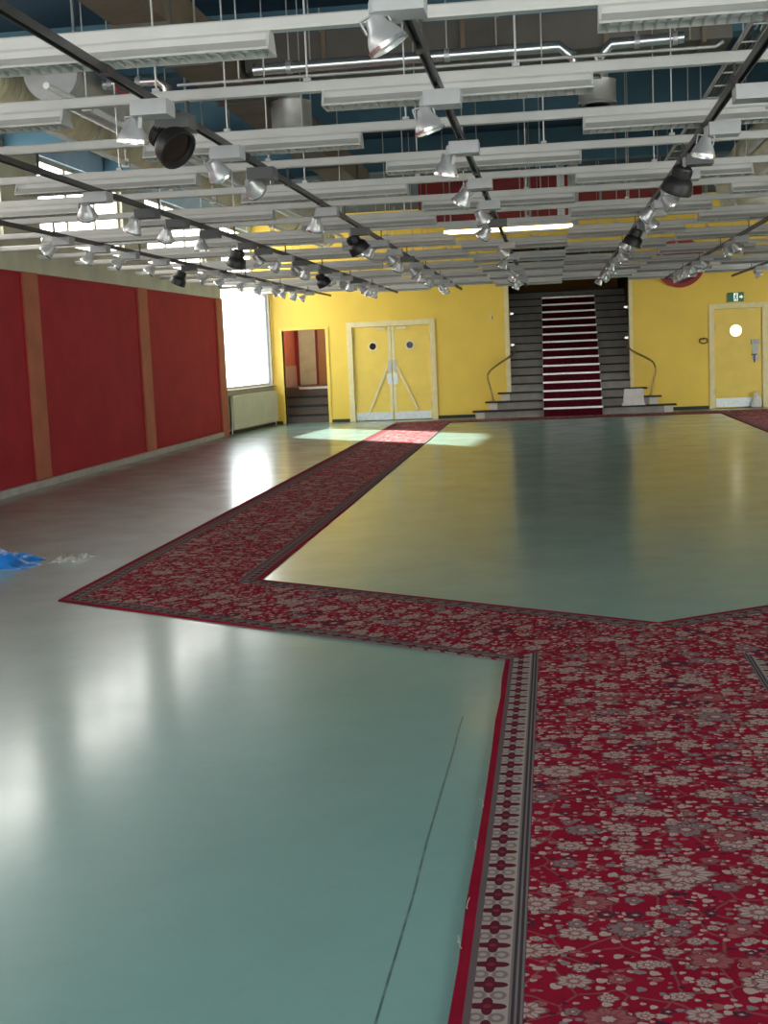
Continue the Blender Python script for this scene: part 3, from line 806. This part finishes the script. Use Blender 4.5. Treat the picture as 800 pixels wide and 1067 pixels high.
carpet('carpet_runner', 'red floral runner lying across the hall before the stairs', [(-3.42, 27.36), (4.66, 27.36), (4.66, 28.28), (-3.42, 28.28)], (0, 28.28), (0, 27.36), (1, 0), C_side)
for k, (x, y) in enumerate(((-0.285, 3.42), (-0.285, 3.18), (-0.285, 4.22), (-0.285, 3.85))):
    P = [(0.012, 0.0, 0.011)]; r0 = Vector(P[0])
    for j in range(9):
        r0 = r0 + Vector((random.uniform(-0.005, 0.002), random.uniform(0.0, 0.022), random.uniform(-0.002, 0.002) - (0.006 if j == 1 else 0)))
        r0.z = max(0.003 if j > 1 else 0.0125, r0.z)
        P.append(tuple(r0))
    obj('loose_thread', lambda b: tube(b, P, 0.0011, 5), M_thread, main, smooth=True, loc=(x + 0.285, y - 0.6, 0))

# ------------------------------------------------------------------ blue plastic sheeting lying on the floor
def crumple(b, nx, ny, sx, sy, h, seed):
    rnd = random.Random(seed); ph = [rnd.uniform(0, 6) for _ in range(12)]
    g = []
    for i in range(nx + 1):
        row = []
        for j in range(ny + 1):
            u, v = i / nx * 2 - 1, j / ny * 2 - 1
            e = max(0.0, 1 - (abs(u) ** 3)) * max(0.0, 1 - v * v) ** 0.7
            f = 0.5 + 0.25 * math.sin(5 * u + 3 * v + ph[0]) + 0.2 * math.sin(9 * v - 4 * u + ph[1]) + 0.15 * math.sin(15 * u + 8 * v + ph[2]) + 0.12 * abs(math.sin(11 * v + 13 * u + ph[3])) + rnd.uniform(-.08, .08)
            z = max(0.004, h * e * f)
            x = u * sx * (1 + 0.10 * math.sin(7 * v + ph[4])); y = v * sy * (1 + 0.18 * math.sin(6 * u + ph[5]))
            row.append(b.verts.new((x, y, z)))
        g.append(row)
    for i in range(nx):
        for j in range(ny):
            b.faces.new((g[i][j], g[i + 1][j], g[i + 1][j + 1], g[i][j + 1]))
    rim = [g[i][0] for i in range(nx + 1)] + [g[nx][j] for j in range(1, ny + 1)] + [g[i][ny] for i in range(nx - 1, -1, -1)] + [g[0][j] for j in range(ny - 1, 0, -1)]
    low = [b.verts.new((v.co.x, v.co.y, 0.0005)) for v in rim]
    for i in range(len(rim)):
        k = (i + 1) % len(rim); b.faces.new((rim[k], rim[i], low[i], low[k]))
    b.faces.new(low)
tag(obj('plastic_sheet', lambda b: crumple(b, 40, 20, 0.60, 0.30, 0.21, 3), M_bluebag, smooth=True, loc=(-4.70, 9.60, 0)), 'crumpled blue plastic sheet on the floor at the left frame edge', 'plastic sheet')
bpy.data.objects['plastic_sheet'].rotation_euler = (0, 0, 0.22)
tag(obj('plastic_film', lambda b: crumple(b, 24, 16, 0.14, 0.16, 0.06, 9), M_clearbag, smooth=True, loc=(-3.87, 9.88, 0)), 'small milky plastic scrap beside the blue sheet', 'plastic scrap')

# ------------------------------------------------------------------ ceiling beams and services above the rails
for k, y in enumerate((8.4, 12.1, 15.8, 19.5)):
    struct('beam_%d' % (k + 1), lambda b: box(b, XL, XR, y - 0.12, y + 0.12, 4.18, ZC), M_beam, label='blue ceiling beam, %s from the camera' % ORD[k], cat='beam')
t = thing('red_beam', 'red boxed beam under the ceiling in front of the stairs', 'beam', (0, 23.3, 0))
obj('beam_box', lambda b: box(b, -2.25, 2.6, -0.18, 0.18, 3.70, 4.46), M_redpaint, t, 0.01)
obj('joint_strip', lambda b: [box(b, x - 0.012, x + 0.012, -0.19, -0.178, 3.70, 4.46) for x in (-1.7, -1.05, -0.4, 0.25, 0.9, 1.55, 2.2)], M_offw, t)

def ribbed(b, x, z, r, y0, y1, amp, pitch, n=20, seed=1):
    prof = []; y = y0
    rnd = random.Random(seed)
    while y < y1:
        prof += [(r, y), (r + amp, y + pitch * 0.35), (r + amp * 0.9 + rnd.uniform(-amp, amp) * 0.4, y + pitch * 0.65)]
        y += pitch
    prof.append((r, y1))
    lathe(b, prof, n, 'Y', (x, 0, z))
t = thing('insulated_duct', 'big beige ribbed duct running along the clerestory', 'duct', (-4.68, 8.0, 3.98))
obj('duct_body', lambda b: ribbed(b, 0, 0, 0.19, 0, 19.5, 0.016, 0.12), M_insul, t, smooth=True)
for y in (1.5, 5.0, 8.5, 12, 15.5, 18.8):
    obj('hanger_strap', lambda b: (ring(b, 0.225, 0.21, y, y + 0.05, n=24), box(b, -0.01, 0.01, y + 0.01, y + 0.03, 0.215, 0.665)), M_galv, t)
t = thing('spiral_duct', 'grey round duct with closed end above the leftmost tracks', 'duct', (-3.92, 10.3, 3.88))
obj('duct_body', lambda b: ribbed(b, 0, 0, 0.20, 0.05, 13.0, 0.006, 0.12, 24), M_galv, t, smooth=True)
obj('end_cap', lambda b: lathe(b, [(0.20, 0.0), (0.225, 0.005), (0.225, 0.09)], 28, 'Y'), M_greym, t, smooth=True)
for y in (0.6, 4, 7.5, 11):
    obj('hanger_strap', lambda b: box(b, -0.01, 0.01, y, y + 0.03, 0.19, 0.765), M_galv, t)
for x, z, y0, y1, lab in ((-4.16, 3.52, 8.6, 24.0, 'white conduit below the big ribbed duct'), (-3.46, 3.50, 9.0, 22.0, 'white conduit running under the grey round duct')):
    t = thing('conduit', lab, 'conduit', (x, y0, z), 0, 'white conduits along the hall')
    obj('pipe', lambda b: tube(b, [(0, 0, 0), (0, y1 - y0, 0)], 0.024, 10), M_pipe, t, smooth=True)
    for y in (0.8, 4.2, 7.6, 11.0):
        obj('pipe_clip', lambda b: (box(b, -0.04, 0.04, y, y + 0.03, -0.035, 0.04), box(b, -0.006, 0.006, y + 0.008, y + 0.02, 0.04, ZC - z - 0.002)), M_galv, t)
t = thing('box_duct', 'long brown box duct under the dark blue ceiling', 'duct', (-2.82, 5.0, 3.92))
obj('duct_body', lambda b: box(b, -0.2, 0.2, 0, 14.5, 0, 0.30), M_brown, t, 0.008)
for y in (1.2, 2.7, 4.2, 5.5, 7.2, 8.7, 10.2, 11.7, 13.2):
    obj('joint_flange', lambda b: box(b, -0.225, 0.225, y, y + 0.04, -0.025, 0.325), M_duct_dk, t)
for y in (0.6, 4.8, 9.6):
    for x in (-0.24, 0.24): obj('hanger_rod', lambda b: tube(b, [(x, y, -0.01), (x, y, 0.725)], 0.008, 6), M_galv, t)
t = thing('cross_duct', 'wide dark duct lying across the hall under the ceiling', 'duct', (0, 11.68, 4.01))
obj('duct_body', lambda b: box(b, -2.58, 1.55, -0.25, 0.25, 0, 0.30), M_duct_dk, t, 0.008)
for x in (-1.9, -0.7, 0.5, 1.3): obj('joint_flange', lambda b: box(b, x, x + 0.04, -0.275, 0.275, -0.025, 0.325), M_brown, t)
for x in (-2.0, -0.4, 1.2):
    for y in (-0.29, 0.29): obj('hanger_rod', lambda b: tube(b, [(x, y, 0.0), (x, y, 0.635)], 0.008, 6), M_galv, t)
def elbow_pipe(name, label, pts, r, ms, grp=None):
    o = Vector(pts[0])
    t = thing(name, label, 'pipe', pts[0], 0, grp)
    P = [Vector(p) - o for p in pts]
    obj('pipe_run', lambda b: tube(b, P, r, 12), ms, t, smooth=True)
    dr = (P[1] - P[0]).normalized()
    for k in (0.12, 0.64):
        p = P[0].lerp(P[1], k)
        obj('pipe_hanger', lambda b: (tube(b, [p - dr * 0.02, p + dr * 0.02], r * 1.22, 12), box(b, p.x - 0.005, p.x + 0.005, p.y - 0.005, p.y + 0.005, p.z + r, ZC - o.z - 0.002)), M_galv, t)
    return t
elbow_pipe('silver_pipe', 'silver pipe across the middle of the ceiling ending in a bend', [(-2.35, 10.7, 3.87), (0.12, 10.7, 3.88), (0.24, 10.7, 3.78), (0.26, 10.7, 3.62)], 0.045, M_alu, 'silver pipes across the ceiling')
elbow_pipe('silver_pipe', 'short silver pipe right of the ceiling centre with a bend', [(1.08, 10.7, 3.88), (0.52, 10.7, 3.87), (0.42, 10.7, 3.78), (0.40, 10.7, 3.62)], 0.045, M_alu, 'silver pipes across the ceiling')
elbow_pipe('silver_pipe', 'silver pipe near the brown box duct bending downward', [(-3.62, 10.7, 3.84), (-3.15, 10.7, 3.84), (-3.08, 10.7, 3.78), (-3.06, 10.7, 3.60)], 0.04, M_alu, 'silver pipes across the ceiling')
elbow_pipe('thin_conduit', 'thin grey conduit across the ceiling behind the second rail', [(-2.6, 9.3, 3.50), (1.15, 9.3, 3.50), (1.2, 9.3, 3.53)], 0.012, M_galv)
t = thing('red_valve', 'dark red valve wheel on the silver pipe at left', 'valve', (-3.42, 10.6, 3.80))
obj('wheel', lambda b: ring(b, 0.07, 0.045, -0.015, 0.015, n=20), M_redin, t, smooth=True)
obj('stem', lambda b: (tube(b, [(0, -0.03, 0), (0, 0.10, 0.02)], 0.018, 8), box(b, -0.06, 0.06, -0.008, 0.008, -0.01, 0.01)), M_redin, t)
for (x, y, z, r, h, lab) in ((0.47, 12.4, 3.72, 0.17, 0.20, 'round grey air outlet near the ceiling centre'), (-2.42, 12.6, 3.60, 0.19, 0.36, 'tall round grey air outlet beside the brown box duct')):
    t = thing('air_outlet', lab, 'air outlet', (x, y, z), 0, 'round air outlets')
    obj('drum', lambda b: lathe(b, [(r, 0.0), (r * 1.03, 0.01), (r, 0.03), (r, h - 0.02), (r * 1.03, h)], 28), M_galv, t, smooth=True)
    obj('neck', lambda b: lathe(b, [(r * 0.6, h), (r * 0.6, ZC - z)], 20), M_galv, t, smooth=True)
    obj('grille', lambda b: [lathe(b, [(r * q, -0.012), (r * (q - 0.08), -0.012), (r * (q - 0.08), 0.0), (r * q, 0.0)], 24) for q in (0.95, 0.7, 0.45)], M_offw, t)
t = thing('drop_pipe', 'white vertical pipe hanging in front of the red beam', 'pipe', (0.20, 21.2, 3.40))
obj('pipe_run', lambda b: tube(b, [(0, 0, 0), (0, 0, 1.24)], 0.06, 14), M_pipe, t, smooth=True)
for z in (0.0, 0.55): obj('collar', lambda b: lathe(b, [(0.07, z), (0.07, z + 0.03)], 14), M_galv, t)
t = thing('drop_pipe', 'grey vertical pipe close beside the white drop pipe', 'pipe', (0.40, 21.4, 3.40))
obj('pipe_run', lambda b: tube(b, [(0, 0, 0), (0, 0, 1.24)], 0.085, 14), M_galv, t, smooth=True)
for z in (0.0, 0.6): obj('collar', lambda b: lathe(b, [(0.095, z), (0.095, z + 0.03)], 14), M_pipe, t)
t = thing('cream_duct', 'big cream duct with a bend at the right of the ceiling', 'duct', (2.95, 12.0, 3.98))
obj('duct_body', lambda b: ribbed(b, 0, 0, 0.40, 0, 8.6, 0.008, 0.5, 28), M_creamduct, t, smooth=True)
obj('bend', lambda b: tube(b, [(0, 8.55, 0), (0, 8.85, -0.02), (0.05, 9.1, -0.12), (0.12, 9.25, -0.30), (0.15, 9.3, -0.45)], [0.40, 0.41, 0.41, 0.40, 0.39], 24), M_creamduct, t, smooth=True)
obj('side_strip', lambda b: (box(b, -0.46, -0.42, 0.2, 8.5, -0.16, -0.11), box(b, -0.22, -0.19, 0.2, 8.5, -0.40, -0.34)), M_pipe, t)
for y in (0.5, 3.5, 7.5): obj('hanger_strap', lambda b: box(b, -0.012, 0.012, y, y + 0.03, 0.39, 0.665), M_galv, t)
t = thing('cable_tray', 'narrow metal cable tray along the right hand lighting track', 'cable tray', (1.36, 4.6, 3.50))
obj('side_rail', lambda b: (box(b, -0.065, -0.05, 0, 12, 0, 0.035), box(b, 0.05, 0.065, 0, 12, 0, 0.035)), M_galv, t)
rung_me = mesh('rung', lambda b: box(b, -0.05, 0.05, 0, 0.02, 0.002, 0.012), M_galv)
for i in range(24): link('rung', rung_me, t, (0, 0.15 + i * 0.5, 0))
for y in (1.2, 4.5, 8, 11.5):
    for x in (-0.058, 0.058): obj('hanger_rod', lambda b: tube(b, [(x, y, 0.03), (x, y, 1.145)], 0.005, 6), M_galv, t)
obj('cable', lambda b: (tube(b, [(-0.02, 0.05, 0.024), (-0.02, 11.9, 0.024)], 0.011, 6), tube(b, [(0.02, 0.05, 0.022), (0.015, 11.9, 0.022)], 0.009, 6)), M_black, t)

# ------------------------------------------------------------------ white lighting rails across the hall with fluorescent fittings
RZ = 2.93
RAIL_Y = [5.66 + 1.335 * k for k in range(18)]
rail_me = mesh('channel', lambda b: (prism(b, [(-0.03, 0.0), (0.03, 0.0), (0.034, 0.012), (0.034, 0.048), (0.028, 0.055), (-0.028, 0.055), (-0.034, 0.048), (-0.034, 0.012)], XL + 0.06, XR - 0.04, 'X')), M_white)
rod_me = mesh('hanger_rod', lambda b: (tube(b, [(0, 0, 0.05), (0, 0, ZC - RZ)], 0.0055, 6), box(b, -0.02, 0.02, -0.02, 0.02, 0.05, 0.075)), M_galv)
ROD_X = [(-5.7, -5.2), (-3.35, -3.15), (-2.15, -1.95), (-1.75, -0.75), (-0.35, 0.05), (0.75, 0.9), (1.7, 2.3), (3.55, 4.6)]
for k, y in enumerate(RAIL_Y):
    t = thing('lighting_rail', 'white rail across the hall, %s counting from the camera' % ORD[k], 'lighting rail', (0, y, RZ), 0, 'white rails across the hall')
    link('channel', rail_me, t)
    for lo, hi in ROD_X:
        xx = random.uniform(lo, hi)
        if random.random() < 0.72 and seen((xx, y, 3.3), 10): link('hanger_rod', rod_me, t, (xx, 0, 0))

FL = 1.41
hz = FL / 2
fit_meshes = [
    ('housing', mesh('housing', lambda b: prism(b, [(-0.035, 0), (-0.042, -0.012), (-0.042, -0.045), (0.042, -0.045), (0.042, -0.012), (0.035, 0)], -hz, hz, 'X'), M_white)),
    ('reflector', mesh('reflector', lambda b: (prism(b, [(-0.045, -0.040), (-0.088, -0.078), (-0.088, -0.088), (-0.082, -0.088), (-0.04, -0.048)], -hz, hz, 'X'),
                                              prism(b, [(0.045, -0.040), (0.04, -0.048), (0.082, -0.088), (0.088, -0.088), (0.088, -0.078)], -hz, hz, 'X')), M_offw)),
    ('louvre', mesh('louvre', lambda b: [prism(b, [(-0.081, -0.088), (-0.066, -0.072), (0.066, -0.072), (0.081, -0.088)], x - 0.004, x + 0.004, 'X') for x in [(-hz + 0.04 + i * (FL - 0.08) / 27) for i in range(28)]], M_offw)),
]
cap_me = mesh('end_plate', lambda b: prism(b, [(-0.045, -0.002), (-0.088, -0.088), (0.088, -0.088), (0.045, -0.002)], -0.006, 0.006, 'X'), M_white)
tube_off = mesh('lamp_tube', lambda b: tube(b, [(-hz + 0.03, 0, 0), (hz - 0.03, 0, 0)], 0.015, 10), M_tubeoff, smooth=True)
glow_me = mesh('glowing_tube', lambda b: tube(b, [(-hz - 0.02, 0, 0), (-hz + 0.02, 0, 0), (-hz + 0.06, 0, 0), (hz - 0.06, 0, 0), (hz - 0.02, 0, 0), (hz + 0.02, 0, 0)], [0.014, 0.022, 0.030, 0.030, 0.022, 0.014], 14), M_tube, smooth=True)
odd = [-4.70, -1.86, 0.93, 3.76]; even = [-3.29, -0.46, 2.35, 5.17]
for k, y in enumerate(RAIL_Y):
    xs = [x for x in (odd if k % 2 == 0 else even) if seen((x - hz + 0.1, y, RZ - 0.1), 0) or seen((x + hz - 0.1, y, RZ - 0.1), 0)]
    for j, x in enumerate(xs):
        lit = (k == 7 and abs(x + 0.46) < 0.1)
        if lit: lab = 'glowing warm fluorescent fitting in front of the stair opening'
        else: lab = 'unlit white fluorescent fitting under the %s rail from the camera, %s from the left' % (ORD[k], ORD[j])
        t = thing('fluorescent_fitting', lab, 'fluorescent fitting', (x, y, RZ), 0, 'fluorescent fittings under the white rails')
        for nm, me in fit_meshes:
            if lit and nm != 'housing': continue
            link(nm, me, t)
        if lit: link('glowing_tube', glow_me, t, (0, 0, -0.058))
        for s in (-1, 1):
            if not lit: link('end_plate', cap_me, t, (s * (hz - 0.006), 0, 0))
            if not lit: link('lamp_tube', tube_off, t, (0, s * 0.032, -0.058))

# ------------------------------------------------------------------ lighting tracks down the hall with spotlights
TZ = RZ - 0.09                     # the tracks hang on short clips just under the fittings
TR = {'A': -1.905, 'B': -3.30, 'C': -4.77, 'D': -0.515, 'E': 0.955, 'F': 2.385, 'G': 3.79}
END = {'A': 28.3, 'B': 28.3, 'C': 28.3, 'D': 28.4, 'E': 28.2, 'F': 28.0, 'G': 28.3}
TNAME = {'C': 'leftmost', 'B': 'second', 'A': 'third', 'D': 'fourth', 'E': 'fifth', 'F': 'sixth', 'G': 'rightmost'}
clip_me = mesh('hanging_clip', lambda b: (box(b, -0.023, 0.023, -0.03, 0.03, -0.041, -0.0005), box(b, -0.004, 0.004, -0.02, 0.02, -0.0005, 0.09)), M_dark)
clip_short = mesh('hanging_clip', lambda b: box(b, -0.023, 0.023, -0.03, 0.03, -0.041, 0.0015), M_dark)
for q, x in TR.items():
    lab = 'dark lighting track down the hall, %s%s' % (TNAME[q], '' if q in 'CG' else ' from the left wall')
    t = thing('lighting_track', lab, 'lighting track', (x, 0, TZ), 0, 'lighting tracks down the hall')
    L0, L1 = 2.5, END[q]
    obj('channel', lambda b: prism(b, [(-0.018, -0.038), (-0.012, -0.038), (-0.012, -0.012), (0.012, -0.012), (0.012, -0.038), (0.018, -0.038), (0.018, -0.001), (-0.018, -0.001)], L0, L1, 'Y'), M_dark, t)
    obj('end_cap', lambda b: box(b, -0.02, 0.02, L1, L1 + 0.012, -0.04, -0.001), M_black, t)
    for k, y in enumerate(RAIL_Y):
        under = any(abs(x - fx) < hz + 0.03 for fx in (odd if k % 2 == 0 else even))
        if y < L1: link('hanging_clip', clip_short if under else clip_me, t, (0, y, 0))

# spotlight: gear box clipped to the track, arm, bell-shaped lamp head with a bright rim
sp_box = mesh('gear_box', lambda b: box(b, -0.075, 0.105, -0.075, 0.075, -0.112, -0.038), M_greym, 0.008)
sp_boxd = mesh('gear_box', lambda b: box(b, -0.075, 0.105, -0.075, 0.075, -0.112, -0.038), mat('charcoal plastic housing', (0.10, 0.10, 0.105), 0.5), 0.008)
sp_adapt = mesh('track_adapter', lambda b: box(b, -0.014, 0.014, -0.05, 0.05, -0.045, -0.016), M_dark)
sp_arm = mesh('arm', lambda b: (tube(b, [(-0.085, 0, -0.06), (-0.085, 0, -0.118)], 0.014, 10), box(b, -0.092, -0.07, -0.03, 0.03, -0.105, -0.055)), M_greym)
sp_yoke = mesh('yoke', lambda b: (box(b, -0.052, -0.046, -0.011, 0.011, -0.045, 0.008), box(b, 0.046, 0.052, -0.011, 0.011, -0.045, 0.008), box(b, -0.052, 0.052, -0.011, 0.011, 0.004, 0.010)), M_greym)
bell = [(0.016, 0.0), (0.030, -0.003), (0.037, -0.018), (0.041, -0.036), (0.054, -0.056), (0.066, -0.080), (0.072, -0.100), (0.073, -0.110), (0.068, -0.110), (0.060, -0.086), (0.040, -0.060), (0.010, -0.056)]
sp_head = mesh('lamp_head', lambda b: lathe(b, bell, 22), M_lamp, smooth=True)
sp_rim = mesh('front_rim', lambda b: (lathe(b, [(0.068, -0.104), (0.077, -0.104), (0.077, -0.119), (0.068, -0.119), (0.068, -0.104)], 22, 'Z', (0, 0, 0), False, False)), M_alu, smooth=True)
sp_lens = mesh('lens', lambda b: lathe(b, [(0.068, -0.113), (0.04, -0.108), (0.0005, -0.106)], 22, cap1=False), M_lens, smooth=True)
sp_lensk = mesh('lens', lambda b: lathe(b, [(0.092, -0.128), (0.05, -0.122), (0.0005, -0.120)], 22, cap1=False), M_port, smooth=True)
bh = [(0.03, 0.0), (0.055, -0.004), (0.062, -0.015), (0.062, -0.075), (0.088, -0.098), (0.102, -0.125), (0.105, -0.175), (0.098, -0.175), (0.09, -0.13), (0.05, -0.09), (0.01, -0.09)]
sp_headk = mesh('lamp_head', lambda b: lathe(b, bh, 22), M_black, smooth=True)
sp_rimk = mesh('front_rim', lambda b: (lathe(b, [(0.097, -0.168), (0.109, -0.168), (0.109, -0.184), (0.097, -0.184), (0.097, -0.168)], 22, 'Z', (0, 0, 0), False, False)), M_black, smooth=True)
sp_fin = mesh('cooling_fins', lambda b: [lathe(b, [(0.055, z), (0.07, z), (0.07, z - 0.006), (0.055, z - 0.006)], 20) for z in (-0.02, -0.034, -0.048, -0.062)], M_black)

# (distance down the hall, style, swing around vertical, tilt)   s = silver bell, k = black, d = dark box with silver bell
SPOTS = {
 'A': [(6.80, 's', 2.6, 0.12), (7.22, 'k', -0.5, 0.9), (8.40, 's', 0.9, 0.6), (9.42, 'd', 1.2, 1.0), (12.19, 's', 2.0, 0.5), (14.30, 'k', 0.6, 0.6), (16.0, 's', 2.7, 0.7), (17.5, 's', 1.0, 0.9), (19.0, 'd', 2.2, 0.6), (20.35, 's', 0.7, 0.8), (22.2, 's', 1.7, 0.5), (24.05, 's', 2.4, 0.8), (25.7, 's', 0.9, 0.7), (27.11, 's', 1.6, 0.6)],
 'B': [(10.18, 's', 1.8, 0.7), (11.46, 'd', 2.6, 0.5), (12.42, 'd', 2.2, 0.6), (13.64, 'd', 1.9, 0.2), (15.33, 'k', 2.4, 0.4), (16.2, 'd', 1.0, 0.6), (17.6, 's', 2.6, 0.8), (18.6, 'd', 1.2, 0.9), (19.6, 's', 2.0, 0.6), (20.7, 'k', 0.8, 0.6), (21.8, 's', 2.3, 0.7), (22.9, 's', 1.3, 0.9), (24.0, 'd', 2.0, 0.5), (25.2, 's', 0.6, 0.8), (26.4, 's', 1.8, 0.7), (27.5, 's', 2.4, 0.6)],
 'C': [(13.54, 's', 3.3, 0.9), (14.70, 's', 3.2, 0.6), (15.78, 's', 3.4, 0.9), (17.07, 's', 3.3, 0.7), (18.43, 'k', 2.9, 0.5), (19.76, 's', 3.4, 1.0), (20.75, 's', 3.2, 0.8), (22.17, 's', 3.5, 0.7), (23.5, 's', 2.9, 0.7), (24.6, 's', 0.5, 0.8), (25.7, 'd', 3.2, 0.6), (26.8, 's', 2.6, 0.8), (27.8, 's', 3.3, 0.7)],
 'D': [(5.12, 's', 0.2, 0.50), (7.07, 's', 0.2, 0.30), (8.82, 's', 2.4, 0.25), (10.78, 's', 2.7, 0.6), (12.4, 's', 0.7, 0.6), (14.2, 'd', 2.6, 0.7), (17.4, 's', 0.5, 0.9), (19.6, 's', 2.8, 0.6), (22.4, 's', 0.4, 0.8), (23.8, 's', 2.2, 0.7), (25.6, 's', 1.2, 0.8), (26.9, 's', 2.6, 0.6)],
 'E': [(7.5, 's', 0.1, 1.0), (8.71, 's', 2.9, 0.2), (10.1, 'k', 2.2, 0.5), (11.0, 's', 0.3, 0.7), (12.06, 's', 0.2, 0.8), (13.2, 's', 2.7, 0.9), (14.02, 's', 0.4, 0.6), (15.4, 'k', 2.8, 0.4), (17.0, 's', 2.4, 0.8), (19.4, 's', 0.5, 0.7), (21.6, 's', 2.6, 0.6), (23.2, 's', 0.9, 0.8), (24.6, 's', 2.3, 0.7), (25.6, 's', 0.4, 0.9), (26.7, 's', 2.8, 0.6)],
 'F': [(13.3, 's', 2.9, 0.7), (18.5, 's', 0.3, 0.8), (19.3, 's', 2.7, 0.6), (22.4, 's', 0.5, 0.9), (23.8, 's', 2.4, 0.7), (25.3, 's', 0.8, 0.6), (26.4, 's', 2.8, 0.8), (27.3, 's', 0.3, 0.7)],
 'G': [(24.6, 's', 2.7, 0.8), (26.6, 's', 0.4, 0.7)],
}
for q, lst in SPOTS.items():
    for j, (y, sty, az, tilt) in enumerate(lst):
        kind = {'s': 'silver bell shaped spotlight', 'k': 'black spotlight', 'd': 'spotlight with charcoal box'}[sty]
        lab = '%s on the %s track%s, %s spotlight along it' % (kind, TNAME[q], '' if q in 'CG' else ' from the left wall', ORD[j])
        y *= 0.925
        if q in 'FG' and j % 2 == 0: az = PI - az
        t = thing('spotlight', lab, 'spotlight', (TR[q], y, TZ), 0.0, 'spotlights on the lighting tracks')
        link('track_adapter', sp_adapt, t)
        link('gear_box', sp_boxd if sty in 'kd' else sp_box, t, (0.065 if q == 'E' else 0.0, 0, 0))
        flip = q == 'E' and j == 0
        link('arm', sp_arm, t, (0.265 if flip else 0.065 if q == 'E' else 0.0, 0, 0))
        hd = link('lamp_head', sp_headk if sty == 'k' else sp_head, t, (0.18 if flip else -0.02 if q == 'E' else -0.085, 0, -0.112))
        # tilt the bell away from straight down, then swing it around the arm
        hd.rotation_euler = (Matrix.Rotation(az, 3, 'Z') @ Matrix.Rotation(-tilt, 3, 'Y')).to_euler()
        link('front_rim', sp_rimk if sty == 'k' else sp_rim, hd)
        link('lens', sp_lensk if sty == 'k' else sp_lens, hd, (0, 0, -0.03) if sty == 'k' else None)
        if sty == 'k': link('cooling_fins', sp_fin, hd)
        else: link('yoke', sp_yoke, hd)
